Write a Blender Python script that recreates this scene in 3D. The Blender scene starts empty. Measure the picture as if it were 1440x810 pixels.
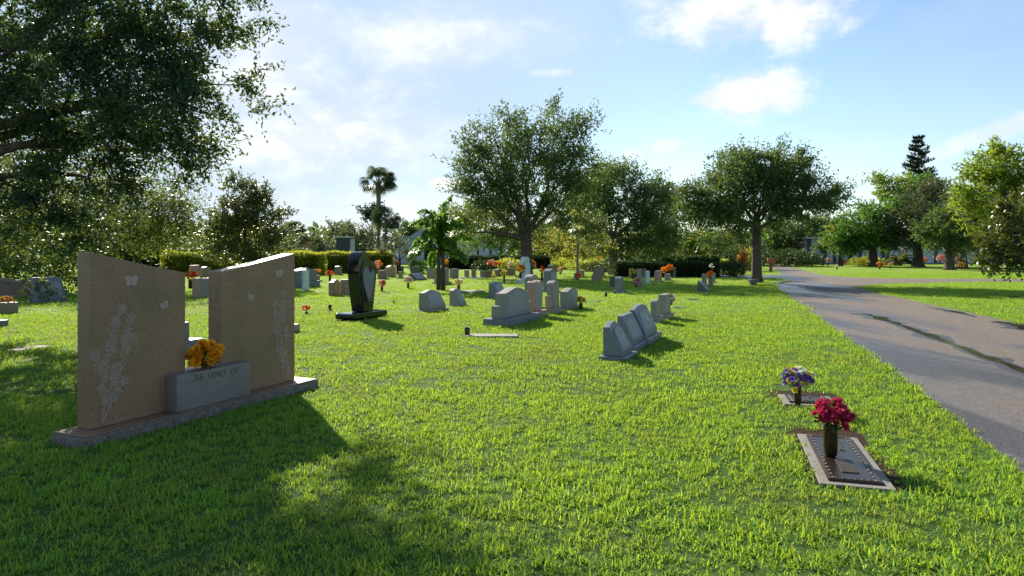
import bpy, bmesh, math, random
import numpy as np
from mathutils import Vector
R = math.radians
PI = math.pi
scene = bpy.context.scene
COL = scene.collection

# ------------------------------------------------------------------ camera, sky, sun, exposure
CAM_H = 1.6
F = 960.0            # focal length in photo pixels (1440 wide)
HZ = 352.0           # horizon row in the photo
cam_d = bpy.data.cameras.new('camera')
cam = bpy.data.objects.new('camera', cam_d)
COL.objects.link(cam)
cam.location = (0, 0, CAM_H)
cam.rotation_euler = (R(90), 0, 0)
cam_d.sensor_width = 36
cam_d.lens = 24
cam_d.shift_y = -(405 - HZ) / 1440.0
cam_d.clip_start = 0.05
cam_d.clip_end = 3000
scene.camera = cam

SUN_EL, SUN_AZ = 29.0, -27.0     # azimuth measured from +Y towards +X
world = bpy.data.worlds.new("World")
scene.world = world
world.use_nodes = True
wn, wl = world.node_tree.nodes, world.node_tree.links
wn.clear()

def N(nodes, typ, **kw):
    n = nodes.new(typ)
    for k, v in kw.items():
        setattr(n, k, v)
    return n

w_out = N(wn, 'ShaderNodeOutputWorld')
w_bg = N(wn, 'ShaderNodeBackground')
w_bg.inputs['Strength'].default_value = 0.077
sky = N(wn, 'ShaderNodeTexSky', sky_type='NISHITA')
sky.sun_disc = False
sky.sun_elevation = R(SUN_EL)
sky.sun_rotation = R(SUN_AZ)
sky.air_density = 1.0
sky.dust_density = 0.15
sky.ozone_density = 1.6

def wmath(op, a, b=None, c=None):
    n = N(wn, 'ShaderNodeMath', operation=op)
    for i, v in enumerate((a, b, c)):
        if v is None: continue
        if isinstance(v, (int, float)): n.inputs[i].default_value = v
        else: wl.new(v, n.inputs[i])
    return n.outputs[0]

tc = N(wn, 'ShaderNodeTexCoord')
nz = N(wn, 'ShaderNodeVectorMath', operation='NORMALIZE')
wl.new(tc.outputs['Generated'], nz.inputs[0])
sx = N(wn, 'ShaderNodeSeparateXYZ')
wl.new(nz.outputs[0], sx.inputs[0])
az = wmath('ARCTAN2', sx.outputs[0], sx.outputs[1])
el = wmath('ARCSINE', sx.outputs[2])
# puffiness noise over the direction sphere
def wnoise(scale, detail, rough, sc=(1, 1, 1), dist=0.0):
    m = N(wn, 'ShaderNodeMapping'); m.inputs['Scale'].default_value = sc
    wl.new(nz.outputs[0], m.inputs['Vector'])
    n = N(wn, 'ShaderNodeTexNoise'); n.inputs['Scale'].default_value = scale
    n.inputs['Detail'].default_value = detail; n.inputs['Roughness'].default_value = rough
    n.inputs['Distortion'].default_value = dist
    wl.new(m.outputs[0], n.inputs['Vector'])
    return n.outputs['Fac']
nA = wnoise(9, 8, 0.62, (1, 1, 1.6))
nB = wnoise(3.2, 8, 0.6, (1, 1, 3.6), 0.6)
nC = wnoise(28, 6, 0.6, (1, 1, 1.5))
def smooth(v, lo, hi):
    n = N(wn, 'ShaderNodeMapRange', interpolation_type='SMOOTHSTEP')
    wl.new(v, n.inputs['Value'])
    n.inputs['From Min'].default_value = lo; n.inputs['From Max'].default_value = hi
    return n.outputs[0]
def cloud(px, py, rx, ry, tilt=0.0, noise_amt=1.5, hard=(0.0, 0.35), amt=1.0, src=None):
    a0 = math.atan((px - 720) / F)
    e0 = math.atan((HZ - py) / math.hypot(F, px - 720))
    ra, re = rx / F * math.cos(a0) ** 2, ry / F * math.cos(a0)
    da = wmath('SUBTRACT', az, a0); de = wmath('SUBTRACT', el, e0)
    ct, st = math.cos(tilt), math.sin(tilt)
    p = wmath('ADD', wmath('MULTIPLY', da, ct / ra), wmath('MULTIPLY', de, st / ra))
    q = wmath('ADD', wmath('MULTIPLY', da, -st / re), wmath('MULTIPLY', de, ct / re))
    d = wmath('SQRT', wmath('ADD', wmath('MULTIPLY', p, p), wmath('MULTIPLY', q, q)))
    nn = wmath('MULTIPLY', wmath('SUBTRACT', src if src is not None else nA, 0.5), noise_amt)
    v = wmath('ADD', wmath('SUBTRACT', 1.0, d), nn)
    v = wmath('ADD', v, wmath('MULTIPLY', wmath('SUBTRACT', nC, 0.5), 0.55))
    return wmath('MULTIPLY', smooth(v, *hard), amt)
cl = []
cl.append(cloud(1075, 18, 200, 62, 0.03, 2.6, (-0.1, 0.9), 0.92))
cl.append(cloud(1058, 132, 122, 44, 0.0, 1.7, (0.0, 0.75), 0.97))
cl.append(cloud(1010, 138, 60, 22, 0.0, 1.3, (0.0, 0.5), 0.8))
cl.append(cloud(622, 258, 24, 9, 0.0, 1.2, (0.0, 0.5), 0.9))
cl.append(cloud(884, 216, 26, 9, 0.1, 1.4, (0.0, 0.7), 0.7))
cl.append(cloud(935, 206, 30, 12, 0.1, 1.6, (0.0, 0.8), 0.6))
cl.append(cloud(1420, 178, 260, 17, 0.34, 1.2, (-0.1, 0.9), 0.55, nB))
cl.append(cloud(600, 50, 190, 60, 0.1, 2.4, (-0.2, 1.3), 0.75, nB))
cl.append(cloud(420, 200, 260, 90, 0.1, 1.8, (-0.3, 1.2), 0.9, nB))
cl.append(cloud(360, 90, 160, 130, 0.3, 1.6, (-0.3, 1.2), 0.85, nB))
cl.append(cloud(775, 102, 40, 8, 0.0, 1.4, (0.0, 0.8), 0.45))
cl.append(cloud(440, 300, 420, 75, 0.0, 1.6, (-0.3, 1.2), 0.55, nB))
cl.append(cloud(1090, 240, 220, 45, 0.0, 1.6, (-0.2, 1.4), 0.35, nB))
tot = cl[0]
for c in cl[1:]:
    tot = wmath('MAXIMUM', tot, c)
veil = wmath('MULTIPLY', smooth(nB, 0.44, 0.74), 0.30)
low = wmath('MULTIPLY', smooth(wmath('MULTIPLY', el, -1.0), -0.30, 0.02), 0.32)
veil = wmath('MAXIMUM', veil, low)
# added haze layer that tones down the overbright sky colour round the sun
dt = N(wn, 'ShaderNodeVectorMath', operation='DOT_PRODUCT')
wl.new(nz.outputs[0], dt.inputs[0])
dt.inputs[1].default_value = (math.sin(R(SUN_AZ)) * math.cos(R(SUN_EL)), math.cos(R(SUN_AZ)) * math.cos(R(SUN_EL)), math.sin(R(SUN_EL)))
glow = wmath('MULTIPLY', smooth(dt.outputs['Value'], 0.66, 0.94), 0.97)
glow = wmath('MULTIPLY', glow, wmath('ADD', 0.86, wmath('MULTIPLY', nB, 0.28)))
glow = wmath('MINIMUM', wmath('MAXIMUM', glow, veil), 0.97)
mixv = N(wn, 'ShaderNodeMix', data_type='RGBA')
wl.new(glow, mixv.inputs[0]); wl.new(sky.outputs[0], mixv.inputs[6])
mixv.inputs[7].default_value = (3.25, 4.2, 5.4, 1)
mixc = N(wn, 'ShaderNodeMix', data_type='RGBA')
wl.new(tot, mixc.inputs[0])
wl.new(mixv.outputs[2], mixc.inputs[6])
mixk = N(wn, 'ShaderNodeMix', data_type='RGBA')
wl.new(smooth(wmath('ADD', nA, wmath('MULTIPLY', wmath('SUBTRACT', nC, 0.5), 0.6)), 0.38, 0.62), mixk.inputs[0])
mixk.inputs[6].default_value = (5.1, 5.3, 5.7, 1); mixk.inputs[7].default_value = (6.5, 6.5, 6.5, 1)
wl.new(mixk.outputs[2], mixc.inputs[7])
wl.new(mixc.outputs[2], w_bg.inputs['Color'])
wl.new(w_bg.outputs[0], w_out.inputs['Surface'])

sun_d = bpy.data.lights.new('sun', 'SUN')
sun_d.energy = 4.4
sun_d.angle = R(0.55)
sun_d.color = (1.0, 0.92, 0.78)
sun = bpy.data.objects.new('sun', sun_d)
COL.objects.link(sun)
sd = Vector((math.sin(R(SUN_AZ)) * math.cos(R(SUN_EL)), math.cos(R(SUN_AZ)) * math.cos(R(SUN_EL)), math.sin(R(SUN_EL))))
sun.rotation_euler = sd.to_track_quat('Z', 'Y').to_euler()
sun.location = (-10, 20, 30)

scene.view_settings.view_transform = 'Standard'
scene.view_settings.look = 'None'
scene.view_settings.gamma = 1
scene.view_settings.exposure = 1.24
scene.view_settings.use_curve_mapping = False

# ------------------------------------------------------------------ helpers
random.seed(7)
rng = np.random.default_rng(11)

def gp(px, py, z=0.0):
    """photo pixel on the horizontal level z -> world x, y"""
    Y = F * (CAM_H - z) / (py - HZ)
    return ((px - 720) / F * Y, Y)

def props(o, label=None, cat=None, group=None, kind=None):
    if label: o['label'] = label
    if cat: o['category'] = cat
    if group: o['group'] = group
    if kind: o['kind'] = kind
    return o

def thing(name, label, cat, loc=(0, 0, 0), rz=0.0, group=None):
    o = bpy.data.objects.new(name, None)
    COL.objects.link(o)
    o.location = loc
    o.rotation_euler = (0, 0, rz)
    o.empty_display_size = 0.2
    return props(o, label, cat, group)

class MB:
    def __init__(s):
        s.v, s.f = [], []
    def add(s, vs, fs):
        b = len(s.v)
        s.v += [tuple(p) for p in vs]
        s.f += [tuple(i + b for i in f) for f in fs]
        return s
    def box(s, x0, x1, y0, y1, z0, z1):
        vs = [(x0, y0, z0), (x1, y0, z0), (x1, y1, z0), (x0, y1, z0), (x0, y0, z1), (x1, y0, z1), (x1, y1, z1), (x0, y1, z1)]
        return s.add(vs, [(0, 3, 2, 1), (4, 5, 6, 7), (0, 1, 5, 4), (1, 2, 6, 5), (2, 3, 7, 6), (3, 0, 4, 7)])
    def prism(s, prof, y0, y1):
        """profile of (x,z), counter-clockwise seen from -y, extruded y0..y1"""
        n = len(prof)
        vs = [(x, y0, z) for x, z in prof] + [(x, y1, z) for x, z in prof]
        fs = [tuple(range(n)), tuple(range(2 * n - 1, n - 1, -1))]
        for i in range(n):
            j = (i + 1) % n
            fs.append((j, i, n + i, n + j))
        return s.add(vs, fs)
    def tube(s, path, radii, sides=8, cap=True):
        path = [Vector(p) for p in path]
        b = len(s.v)
        n = len(path)
        for i, p in enumerate(path):
            d = (path[min(i + 1, n - 1)] - path[max(i - 1, 0)])
            if d.length < 1e-9: d = Vector((0, 0, 1))
            d.normalize()
            a = d.cross(Vector((0, 0, 1)))
            if a.length < 0.05: a = d.cross(Vector((1, 0, 0)))
            a.normalize(); c = d.cross(a)
            for k in range(sides):
                t = 2 * PI * k / sides
                s.v.append(tuple(p + (a * math.cos(t) + c * math.sin(t)) * radii[i]))
        for i in range(n - 1):
            for k in range(sides):
                k2 = (k + 1) % sides
                s.f.append((b + i * sides + k, b + i * sides + k2, b + (i + 1) * sides + k2, b + (i + 1) * sides + k))
        if cap:
            s.f.append(tuple(b + k for k in range(sides))[::-1])
            s.f.append(tuple(b + (n - 1) * sides + k for k in range(sides)))
        return s
    def lathe(s, prof, c=(0, 0, 0), sides=16):
        b = len(s.v)
        for r, z in prof:
            for k in range(sides):
                t = 2 * PI * k / sides
                s.v.append((c[0] + r * math.cos(t), c[1] + r * math.sin(t), c[2] + z))
        for i in range(len(prof) - 1):
            for k in range(sides):
                k2 = (k + 1) % sides
                s.f.append((b + i * sides + k, b + i * sides + k2, b + (i + 1) * sides + k2, b + (i + 1) * sides + k))
        s.f.append(tuple(b + k for k in range(sides))[::-1])
        s.f.append(tuple(b + (len(prof) - 1) * sides + k for k in range(sides)))
        return s
    def build(s, name, mat, parent=None, smooth=False, bevel=0.0, segs=2, loc=None):
        me = bpy.data.meshes.new(name)
        me.from_pydata(s.v, [], s.f)
        bm = bmesh.new(); bm.from_mesh(me)
        bmesh.ops.recalc_face_normals(bm, faces=bm.faces)
        if bevel > 0:
            es = [e for e in bm.edges if e.is_manifold and e.calc_face_angle(0) > 0.5]
            bmesh.ops.bevel(bm, geom=es, offset=bevel, segments=segs, affect='EDGES', profile=0.6, clamp_overlap=True)
        bm.to_mesh(me); bm.free()
        if smooth:
            me.polygons.foreach_set('use_smooth', [True] * len(me.polygons))
        me.materials.append(mat)
        o = bpy.data.objects.new(name, me)
        COL.objects.link(o)
        if parent is not None: o.parent = parent
        if loc is not None: o.location = loc
        return o

def np_mesh(name, V, Fq, mat, parent=None, link=True, smooth=False):
    me = bpy.data.meshes.new(name)
    nv, nf, k = len(V), len(Fq), Fq.shape[1]
    me.vertices.add(nv); me.vertices.foreach_set('co', V.astype(np.float32).ravel())
    me.loops.add(nf * k); me.loops.foreach_set('vertex_index', Fq.astype(np.int32).ravel())
    me.polygons.add(nf)
    me.polygons.foreach_set('loop_start', np.arange(0, nf * k, k, dtype=np.int32))
    me.polygons.foreach_set('loop_total', np.full(nf, k, dtype=np.int32))
    if smooth: me.polygons.foreach_set('use_smooth', np.ones(nf, dtype=bool))
    me.update(calc_edges=True)
    me.materials.append(mat)
    o = bpy.data.objects.new(name, me)
    if link: COL.objects.link(o)
    if parent is not None: o.parent = parent
    return o

def unit(a):
    return a / np.maximum(np.linalg.norm(a, axis=1, keepdims=True), 1e-9)

# ------------------------------------------------------------------ materials
def new_mat(name):
    m = bpy.data.materials.new(name)
    m.use_nodes = True
    nt = m.node_tree
    nt.nodes.clear()
    out = nt.nodes.new('ShaderNodeOutputMaterial')
    return m, nt, out

def mk(nt, typ, **kw):
    n = nt.nodes.new(typ)
    for k, v in kw.items(): setattr(n, k, v)
    return n

def noise(nt, scale, detail=4, rough=0.55, coord='Object', dist=0.0, sc=None):
    t = mk(nt, 'ShaderNodeTexCoord')
    n = mk(nt, 'ShaderNodeTexNoise')
    n.inputs['Scale'].default_value = scale
    n.inputs['Detail'].default_value = detail
    n.inputs['Roughness'].default_value = rough
    n.inputs['Distortion'].default_value = dist
    src = t.outputs[coord] if coord != 'World' else mk(nt, 'ShaderNodeNewGeometry').outputs['Position']
    if sc:
        mp = mk(nt, 'ShaderNodeMapping'); mp.inputs['Scale'].default_value = sc
        nt.links.new(src, mp.inputs['Vector']); src = mp.outputs[0]
    nt.links.new(src, n.inputs['Vector'])
    return n.outputs['Fac']

def ramp(nt, fac, stops):
    r = mk(nt, 'ShaderNodeValToRGB')
    e = r.color_ramp.elements
    while len(e) > 1: e.remove(e[-1])
    e[0].position = stops[0][0]; e[0].color = (*stops[0][1], 1)
    for p, c in stops[1:]:
        x = e.new(p); x.color = (*c, 1)
    nt.links.new(fac, r.inputs[0])
    return r.outputs[0]

def mixcol(nt, fac, a, b, blend='MIX'):
    m = mk(nt, 'ShaderNodeMix', data_type='RGBA', blend_type=blend)
    for i, v in ((0, fac), (6, a), (7, b)):
        if isinstance(v, (int, float)): m.inputs[i].default_value = v
        elif isinstance(v, tuple): m.inputs[i].default_value = (*v, 1)
        else: nt.links.new(v, m.inputs[i])
    return m.outputs[2]

def mrange(nt, v, a, b, c=0.0, d=1.0):
    n = mk(nt, 'ShaderNodeMapRange')
    nt.links.new(v, n.inputs['Value'])
    for i, x in zip((1, 2, 3, 4), (a, b, c, d)): n.inputs[i].default_value = x
    return n.outputs[0]

def bump(nt, h, strength, dist=0.01):
    b = mk(nt, 'ShaderNodeBump')
    b.inputs['Strength'].default_value = strength
    b.inputs['Distance'].default_value = dist
    nt.links.new(h, b.inputs['Height'])
    return b.outputs[0]

def granite(name, base, dark, light, rough=0.45, scale=70, bmp=0.15, stain=0.35):
    m, nt, out = new_mat(name)
    p = mk(nt, 'ShaderNodeBsdfPrincipled')
    n1 = noise(nt, scale, 3, 0.7)
    c = ramp(nt, n1, [(0.34, dark), (0.45, base), (0.58, base), (0.70, light)])
    n4 = noise(nt, scale * .38, 4, 0.75)
    c = mixcol(nt, mrange(nt, n4, 0.55, 0.66, 0, 0.75), c, dark)
    c = mixcol(nt, mrange(nt, n4, 0.42, 0.34, 0, 0.35), c, light)
    n2 = noise(nt, 2.2, 6, 0.6, dist=0.4)
    c = mixcol(nt, mrange(nt, n2, 0.45, 0.75, 0, stain), c, tuple(x * 0.45 for x in base))
    n3 = noise(nt, 1.1, 4, 0.5)
    c = mixcol(nt, mrange(nt, n3, 0.3, 0.7, 0, 0.5), c, mixcol(nt, 1.0, c, (0.75, 0.85, 0.95), 'MULTIPLY'))
    nt.links.new(c, p.inputs['Base Color'])
    p.inputs['Roughness'].default_value = rough
    nt.links.new(bump(nt, n1, bmp, 0.004), p.inputs['Normal'])
    nt.links.new(p.outputs[0], out.inputs[0])
    return m

def plain(name, col, rough=0.6, metal=0.0, var=0.25, scale=20, bmp=0.1, spec=0.5, coat=0.0):
    m, nt, out = new_mat(name)
    p = mk(nt, 'ShaderNodeBsdfPrincipled')
    n1 = noise(nt, scale, 4, 0.6)
    c = ramp(nt, n1, [(0.3, tuple(x * (1 - var) for x in col)), (0.7, tuple(min(1, x * (1 + var)) for x in col))])
    nt.links.new(c, p.inputs['Base Color'])
    p.inputs['Roughness'].default_value = rough
    p.inputs['Metallic'].default_value = metal
    p.inputs['Specular IOR Level'].default_value = spec
    p.inputs['Coat Weight'].default_value = coat
    if bmp: nt.links.new(bump(nt, n1, bmp, 0.01), p.inputs['Normal'])
    nt.links.new(p.outputs[0], out.inputs[0])
    return m

def leafy(name, dark, light, trans, tw=0.4, rough=0.5, spec=0.16, obj_random=False, patch=None):
    """leaves, petals and grass: random tone per leaf, light passing through"""
    m, nt, out = new_mat(name)
    p = mk(nt, 'ShaderNodeBsdfPrincipled')
    g = mk(nt, 'ShaderNodeNewGeometry')
    rnd = g.outputs['Random Per Island']
    c = ramp(nt, rnd, [(0.0, dark), (0.93, light), (0.955, (0.26, 0.21, 0.09)), (1.0, (0.22, 0.16, 0.07))] if patch else [(0.0, dark), (1.0, light)])
    t = ramp(nt, rnd, [(0.0, tuple(x * 0.65 for x in trans)), (1.0, trans)])
    big = noise(nt, 0.55, 3, 0.6, 'World')
    c = mixcol(nt, mrange(nt, big, 0.35, 0.7, 0.0, 0.45), c, tuple(x * 1.35 for x in light))
    if patch:
        pn = noise(nt, patch[1], 5, 0.62, 'World', 0.3)
        f = mrange(nt, pn, patch[2], patch[3], 0.0, patch[4])
        c = mixcol(nt, f, c, patch[0]); t = mixcol(nt, f, t, tuple(x * 1.5 for x in patch[0]))
    nt.links.new(c, p.inputs['Base Color'])
    p.inputs['Roughness'].default_value = rough
    p.inputs['Specular IOR Level'].default_value = spec
    tr = mk(nt, 'ShaderNodeBsdfTranslucent')
    nt.links.new(t, tr.inputs['Color'])
    mx = mk(nt, 'ShaderNodeMixShader'); mx.inputs[0].default_value = tw
    nt.links.new(p.outputs[0], mx.inputs[1]); nt.links.new(tr.outputs[0], mx.inputs[2])
    nt.links.new(mx.outputs[0], out.inputs[0])
    return m

M = {}
M['granite_tan'] = granite('granite_tan', (0.27, 0.155, 0.088), (0.08, 0.048, 0.034), (0.36, 0.23, 0.14), 0.42, 75, 0.12, 0.5)
M['granite_grey'] = granite('granite_grey', (0.27, 0.245, 0.205), (0.10, 0.095, 0.085), (0.36, 0.34, 0.31), 0.5, 90)
M['granite_blue'] = granite('granite_blue', (0.165, 0.175, 0.19), (0.07, 0.075, 0.085), (0.28, 0.295, 0.31), 0.45, 90)
M['granite_pink'] = granite('granite_pink', (0.42, 0.25, 0.19), (0.2, 0.12, 0.09), (0.55, 0.38, 0.3), 0.5, 80)
M['granite_brown'] = granite('granite_brown', (0.26, 0.18, 0.13), (0.1, 0.07, 0.05), (0.36, 0.27, 0.2), 0.5, 80)
M['granite_dark'] = granite('granite_dark', (0.08, 0.085, 0.09), (0.03, 0.03, 0.035), (0.15, 0.15, 0.16), 0.3, 90)
M['granite_rough'] = granite('granite_rough', (0.34, 0.34, 0.35), (0.13, 0.13, 0.14), (0.48, 0.48, 0.48), 0.75, 60, 0.9)
M['granite_tan_rough'] = granite('granite_tan_rough', (0.17, 0.135, 0.115), (0.06, 0.045, 0.04), (0.36, 0.31, 0.28), 0.75, 45, 1.0)
M['marble'] = granite('marble', (0.55, 0.60, 0.60), (0.40, 0.44, 0.45), (0.65, 0.68, 0.67), 0.45, 12, 0.05)
M['concrete'] = granite('concrete', (0.21, 0.185, 0.155), (0.12, 0.105, 0.09), (0.29, 0.26, 0.22), 0.8, 50, 0.3)
M['block_grey'] = granite('block_grey', (0.215, 0.185, 0.175), (0.14, 0.12, 0.115), (0.29, 0.26, 0.25), 0.5, 55, 0.1, 0.55)
M['black_granite'] = plain('black_granite', (0.008, 0.009, 0.012), 0.06, 0, 0.5, 120, 0.0, 0.6)
M['frosted_granite'] = plain('frosted_granite', (0.13, 0.155, 0.16), 0.55, 0, 0.12, 8, 0.02)
M['carving'] = plain('carving', (0.385, 0.30, 0.245), 0.8, 0, 0.2, 60, 0.1)
M['carving_dark'] = plain('carving_dark', (0.12, 0.10, 0.09), 0.8, 0, 0.2, 60, 0.0)
M['panel_light'] = plain('panel_light', (0.27, 0.27, 0.265), 0.7, 0, 0.15, 25, 0.1)
M['bronze'] = plain('bronze', (0.055, 0.035, 0.022), 0.34, 0.75, 0.5, 30, 0.12)
M['bronze_edge'] = plain('bronze_edge', (0.06, 0.042, 0.03), 0.55, 0.5, 0.4, 40, 0.1)
M['bark'] = plain('bark', (0.085, 0.065, 0.05), 0.9, 0, 0.5, 12, 1.0, 0.2)
M['bark_pale'] = plain('bark_pale', (0.20, 0.175, 0.15), 0.9, 0, 0.4, 10, 1.0, 0.2)
M['bark_palm'] = plain('bark_palm', (0.15, 0.13, 0.11), 0.9, 0, 0.4, 6, 1.0, 0.2)
M['marker_dark'] = plain('marker_dark', (0.03, 0.028, 0.022), 0.75, 0, 0.4, 20, 0.3, 0.2)
M['dirt'] = plain('dirt', (0.035, 0.022, 0.013), 1.0, 0, 0.5, 40, 1.0, 0.1)
M['wall_pale'] = plain('wall_pale', (0.43, 0.46, 0.52), 0.8, 0, 0.12, 1.5, 0.1)
M['wall_joint'] = plain('wall_joint', (0.05, 0.05, 0.06), 0.9, 0, 0.2, 3, 0)
M['roof_grey'] = plain('roof_grey', (0.30, 0.34, 0.37), 0.7, 0, 0.15, 2, 0)
M['roof_tile'] = plain('roof_tile', (0.25, 0.12, 0.08), 0.8, 0, 0.3, 3, 0.2)
M['wood_red'] = plain('wood_red', (0.28, 0.09, 0.04), 0.8, 0, 0.3, 8, 0.2)
# leaves
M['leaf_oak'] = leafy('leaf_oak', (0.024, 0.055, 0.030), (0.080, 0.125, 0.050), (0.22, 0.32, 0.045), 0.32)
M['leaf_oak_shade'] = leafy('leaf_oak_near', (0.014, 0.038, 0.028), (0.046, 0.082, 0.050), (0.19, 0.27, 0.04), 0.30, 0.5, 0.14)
M['leaf_yellow'] = leafy('leaf_yellow', (0.05, 0.075, 0.015), (0.12, 0.14, 0.03), (0.42, 0.42, 0.05), 0.45)
M['leaf_olive'] = leafy('leaf_olive', (0.024, 0.05, 0.014), (0.065, 0.10, 0.026), (0.24, 0.31, 0.035), 0.36)
M['leaf_gloss'] = leafy('leaf_gloss', (0.018, 0.034, 0.014), (0.06, 0.075, 0.022), (0.25, 0.30, 0.03), 0.28, 0.32, 0.4)
M['leaf_green'] = leafy('leaf_green', (0.026, 0.07, 0.018), (0.065, 0.14, 0.028), (0.17, 0.36, 0.035), 0.40)
M['leaf_bright'] = leafy('leaf_bright', (0.06, 0.11, 0.014), (0.14, 0.20, 0.03), (0.38, 0.50, 0.05), 0.42)
M['leaf_grey'] = leafy('leaf_grey', (0.045, 0.06, 0.035), (0.12, 0.13, 0.08), (0.22, 0.26, 0.08), 0.30)
M['leaf_far'] = leafy('leaf_far', (0.035, 0.065, 0.032), (0.085, 0.13, 0.055), (0.22, 0.31, 0.06), 0.32)
M['leaf_pine'] = leafy('leaf_pine', (0.010, 0.022, 0.018), (0.03, 0.045, 0.028), (0.06, 0.09, 0.03), 0.2)
M['leaf_palm'] = leafy('leaf_palm', (0.03, 0.08, 0.02), (0.09, 0.17, 0.03), (0.28, 0.50, 0.05), 0.45, 0.35, 0.5)
M['leaf_sabal'] = leafy('leaf_sabal', (0.02, 0.036, 0.024), (0.05, 0.07, 0.04), (0.12, 0.17, 0.05), 0.28)
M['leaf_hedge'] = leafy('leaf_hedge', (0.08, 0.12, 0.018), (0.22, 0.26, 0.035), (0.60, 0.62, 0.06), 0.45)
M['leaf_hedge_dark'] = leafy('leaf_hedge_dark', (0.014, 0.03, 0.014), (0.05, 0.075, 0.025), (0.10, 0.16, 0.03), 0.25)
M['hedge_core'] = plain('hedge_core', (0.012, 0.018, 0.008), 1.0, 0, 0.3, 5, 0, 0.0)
M['grass'] = leafy('grass', (0.055, 0.190, 0.034), (0.150, 0.350, 0.052), (0.50, 0.68, 0.040), 0.46, 0.55, 0.12,
                   patch=((0.20, 0.165, 0.055), 0.75, 0.50, 0.70, 0.42))
M['stem'] = leafy('stem', (0.02, 0.045, 0.015), (0.05, 0.09, 0.03), (0.10, 0.2, 0.03), 0.25)
def petal(name, a, b, t): M[name] = leafy(name, a, b, t, 0.32, 0.6, 0.2)
petal('petal_orange', (0.70, 0.24, 0.008), (0.88, 0.44, 0.02), (0.95, 0.42, 0.02))
petal('petal_red', (0.45, 0.02, 0.01), (0.75, 0.10, 0.02), (0.9, 0.12, 0.02))
petal('petal_fire', (0.60, 0.07, 0.01), (0.85, 0.28, 0.03), (0.95, 0.3, 0.03))
petal('petal_magenta', (0.30, 0.012, 0.05), (0.58, 0.045, 0.14), (0.75, 0.06, 0.16))
petal('petal_purple', (0.10, 0.05, 0.30), (0.25, 0.14, 0.50), (0.25, 0.12, 0.5))
petal('petal_yellow', (0.55, 0.42, 0.03), (0.8, 0.66, 0.10), (0.9, 0.8, 0.1))
petal('petal_pink', (0.55, 0.22, 0.22), (0.80, 0.50, 0.45), (0.85, 0.45, 0.4))
petal('petal_white', (0.55, 0.55, 0.50), (0.8, 0.8, 0.75), (0.8, 0.8, 0.7))
petal('leaf_croton', (0.10, 0.02, 0.015), (0.30, 0.09, 0.03), (0.35, 0.1, 0.03))
petal('petal_rust', (0.28, 0.11, 0.03), (0.55, 0.30, 0.06), (0.6, 0.3, 0.06))

# ------------------------------------------------------------------ ground, road, puddles
# lawn sheet
m, nt, out = new_mat('lawn')
p = mk(nt, 'ShaderNodeBsdfPrincipled')
n1 = noise(nt, 22, 6, 0.75, 'World'); n2 = noise(nt, 0.32, 5, 0.6, 'World', 0.3); n3 = noise(nt, 2.0, 4, 0.6, 'World')
c = ramp(nt, n1, [(0.30, (0.11, 0.19, 0.02)), (0.62, (0.24, 0.40, 0.035)), (0.8, (0.34, 0.48, 0.06))])
c = mixcol(nt, mrange(nt, n2, 0.42, 0.70, 0, 0.55), c, (0.24, 0.23, 0.05))
c = mixcol(nt, mrange(nt, n3, 0.45, 0.7, 0, 0.35), c, (0.09, 0.13, 0.02))
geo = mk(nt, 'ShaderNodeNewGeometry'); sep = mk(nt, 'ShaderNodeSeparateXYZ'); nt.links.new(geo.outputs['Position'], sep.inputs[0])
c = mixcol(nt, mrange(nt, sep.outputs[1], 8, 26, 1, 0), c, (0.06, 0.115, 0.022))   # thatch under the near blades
nt.links.new(c, p.inputs['Base Color'])
p.inputs['Roughness'].default_value = 0.9
p.inputs['Specular IOR Level'].default_value = 0.1
nt.links.new(bump(nt, n1, 0.8, 0.05), p.inputs['Normal'])
nt.links.new(p.outputs[0], out.inputs[0])
M['lawn'] = m
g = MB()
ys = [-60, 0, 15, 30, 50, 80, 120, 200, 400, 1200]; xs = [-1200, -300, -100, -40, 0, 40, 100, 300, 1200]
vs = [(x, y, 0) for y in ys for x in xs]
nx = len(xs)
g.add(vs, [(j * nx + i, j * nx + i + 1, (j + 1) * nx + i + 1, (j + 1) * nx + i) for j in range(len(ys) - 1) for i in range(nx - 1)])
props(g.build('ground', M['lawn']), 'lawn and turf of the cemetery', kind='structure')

HEART_SX = 0.80
def smooth_pts(pts, n=5):
    """Catmull-Rom through the points"""
    P = [np.array(q, float) for q in pts]
    P = [2 * P[0] - P[1]] + P + [2 * P[-1] - P[-2]]
    outp = []
    for i in range(1, len(P) - 2):
        for k in range(n):
            t = k / n
            outp.append(tuple(0.5 * ((2 * P[i]) + (-P[i - 1] + P[i + 1]) * t + (2 * P[i - 1] - 5 * P[i] + 4 * P[i + 1] - P[i + 2]) * t * t + (-P[i - 1] + 3 * P[i] - 3 * P[i + 1] + P[i + 2]) * t ** 3)))
    outp.append(tuple(P[-2]))
    return outp

left_edge = smooth_pts([(-0.4, -8), (1.0, -3), (2.35, 0.9), gp(1440, 668), gp(1352, 596), gp(1280, 540), gp(1225, 500), gp(1180, 468), gp(1145, 442), gp(1115, 420), gp(1098, 408)], 5)
left_corner = smooth_pts([gp(1098, 408), gp(1091, 402), gp(1097, 397.5), gp(1106, 394.3), gp(1098, 391.8), gp(1075, 391), gp(1000, 390.6), gp(880, 389.8)], 4)[1:]
left_far = [gp(880, 386.2), gp(1000, 386.6)] + smooth_pts([gp(1075, 386.8), gp(1096, 385.8), gp(1097, 382.5), gp(1088, 377.5), gp(1080, 373.5)], 4) + [(20, 90), (4, 112)]
right_far = [(6, 117), (26, 96)] + smooth_pts([gp(1106, 373.5), gp(1124, 378), gp(1142, 383.5), gp(1172, 388.3), gp(1225, 391.0), gp(1300, 391.9), gp(1440, 392.4)], 4) + [(60, 37.9)]
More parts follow.
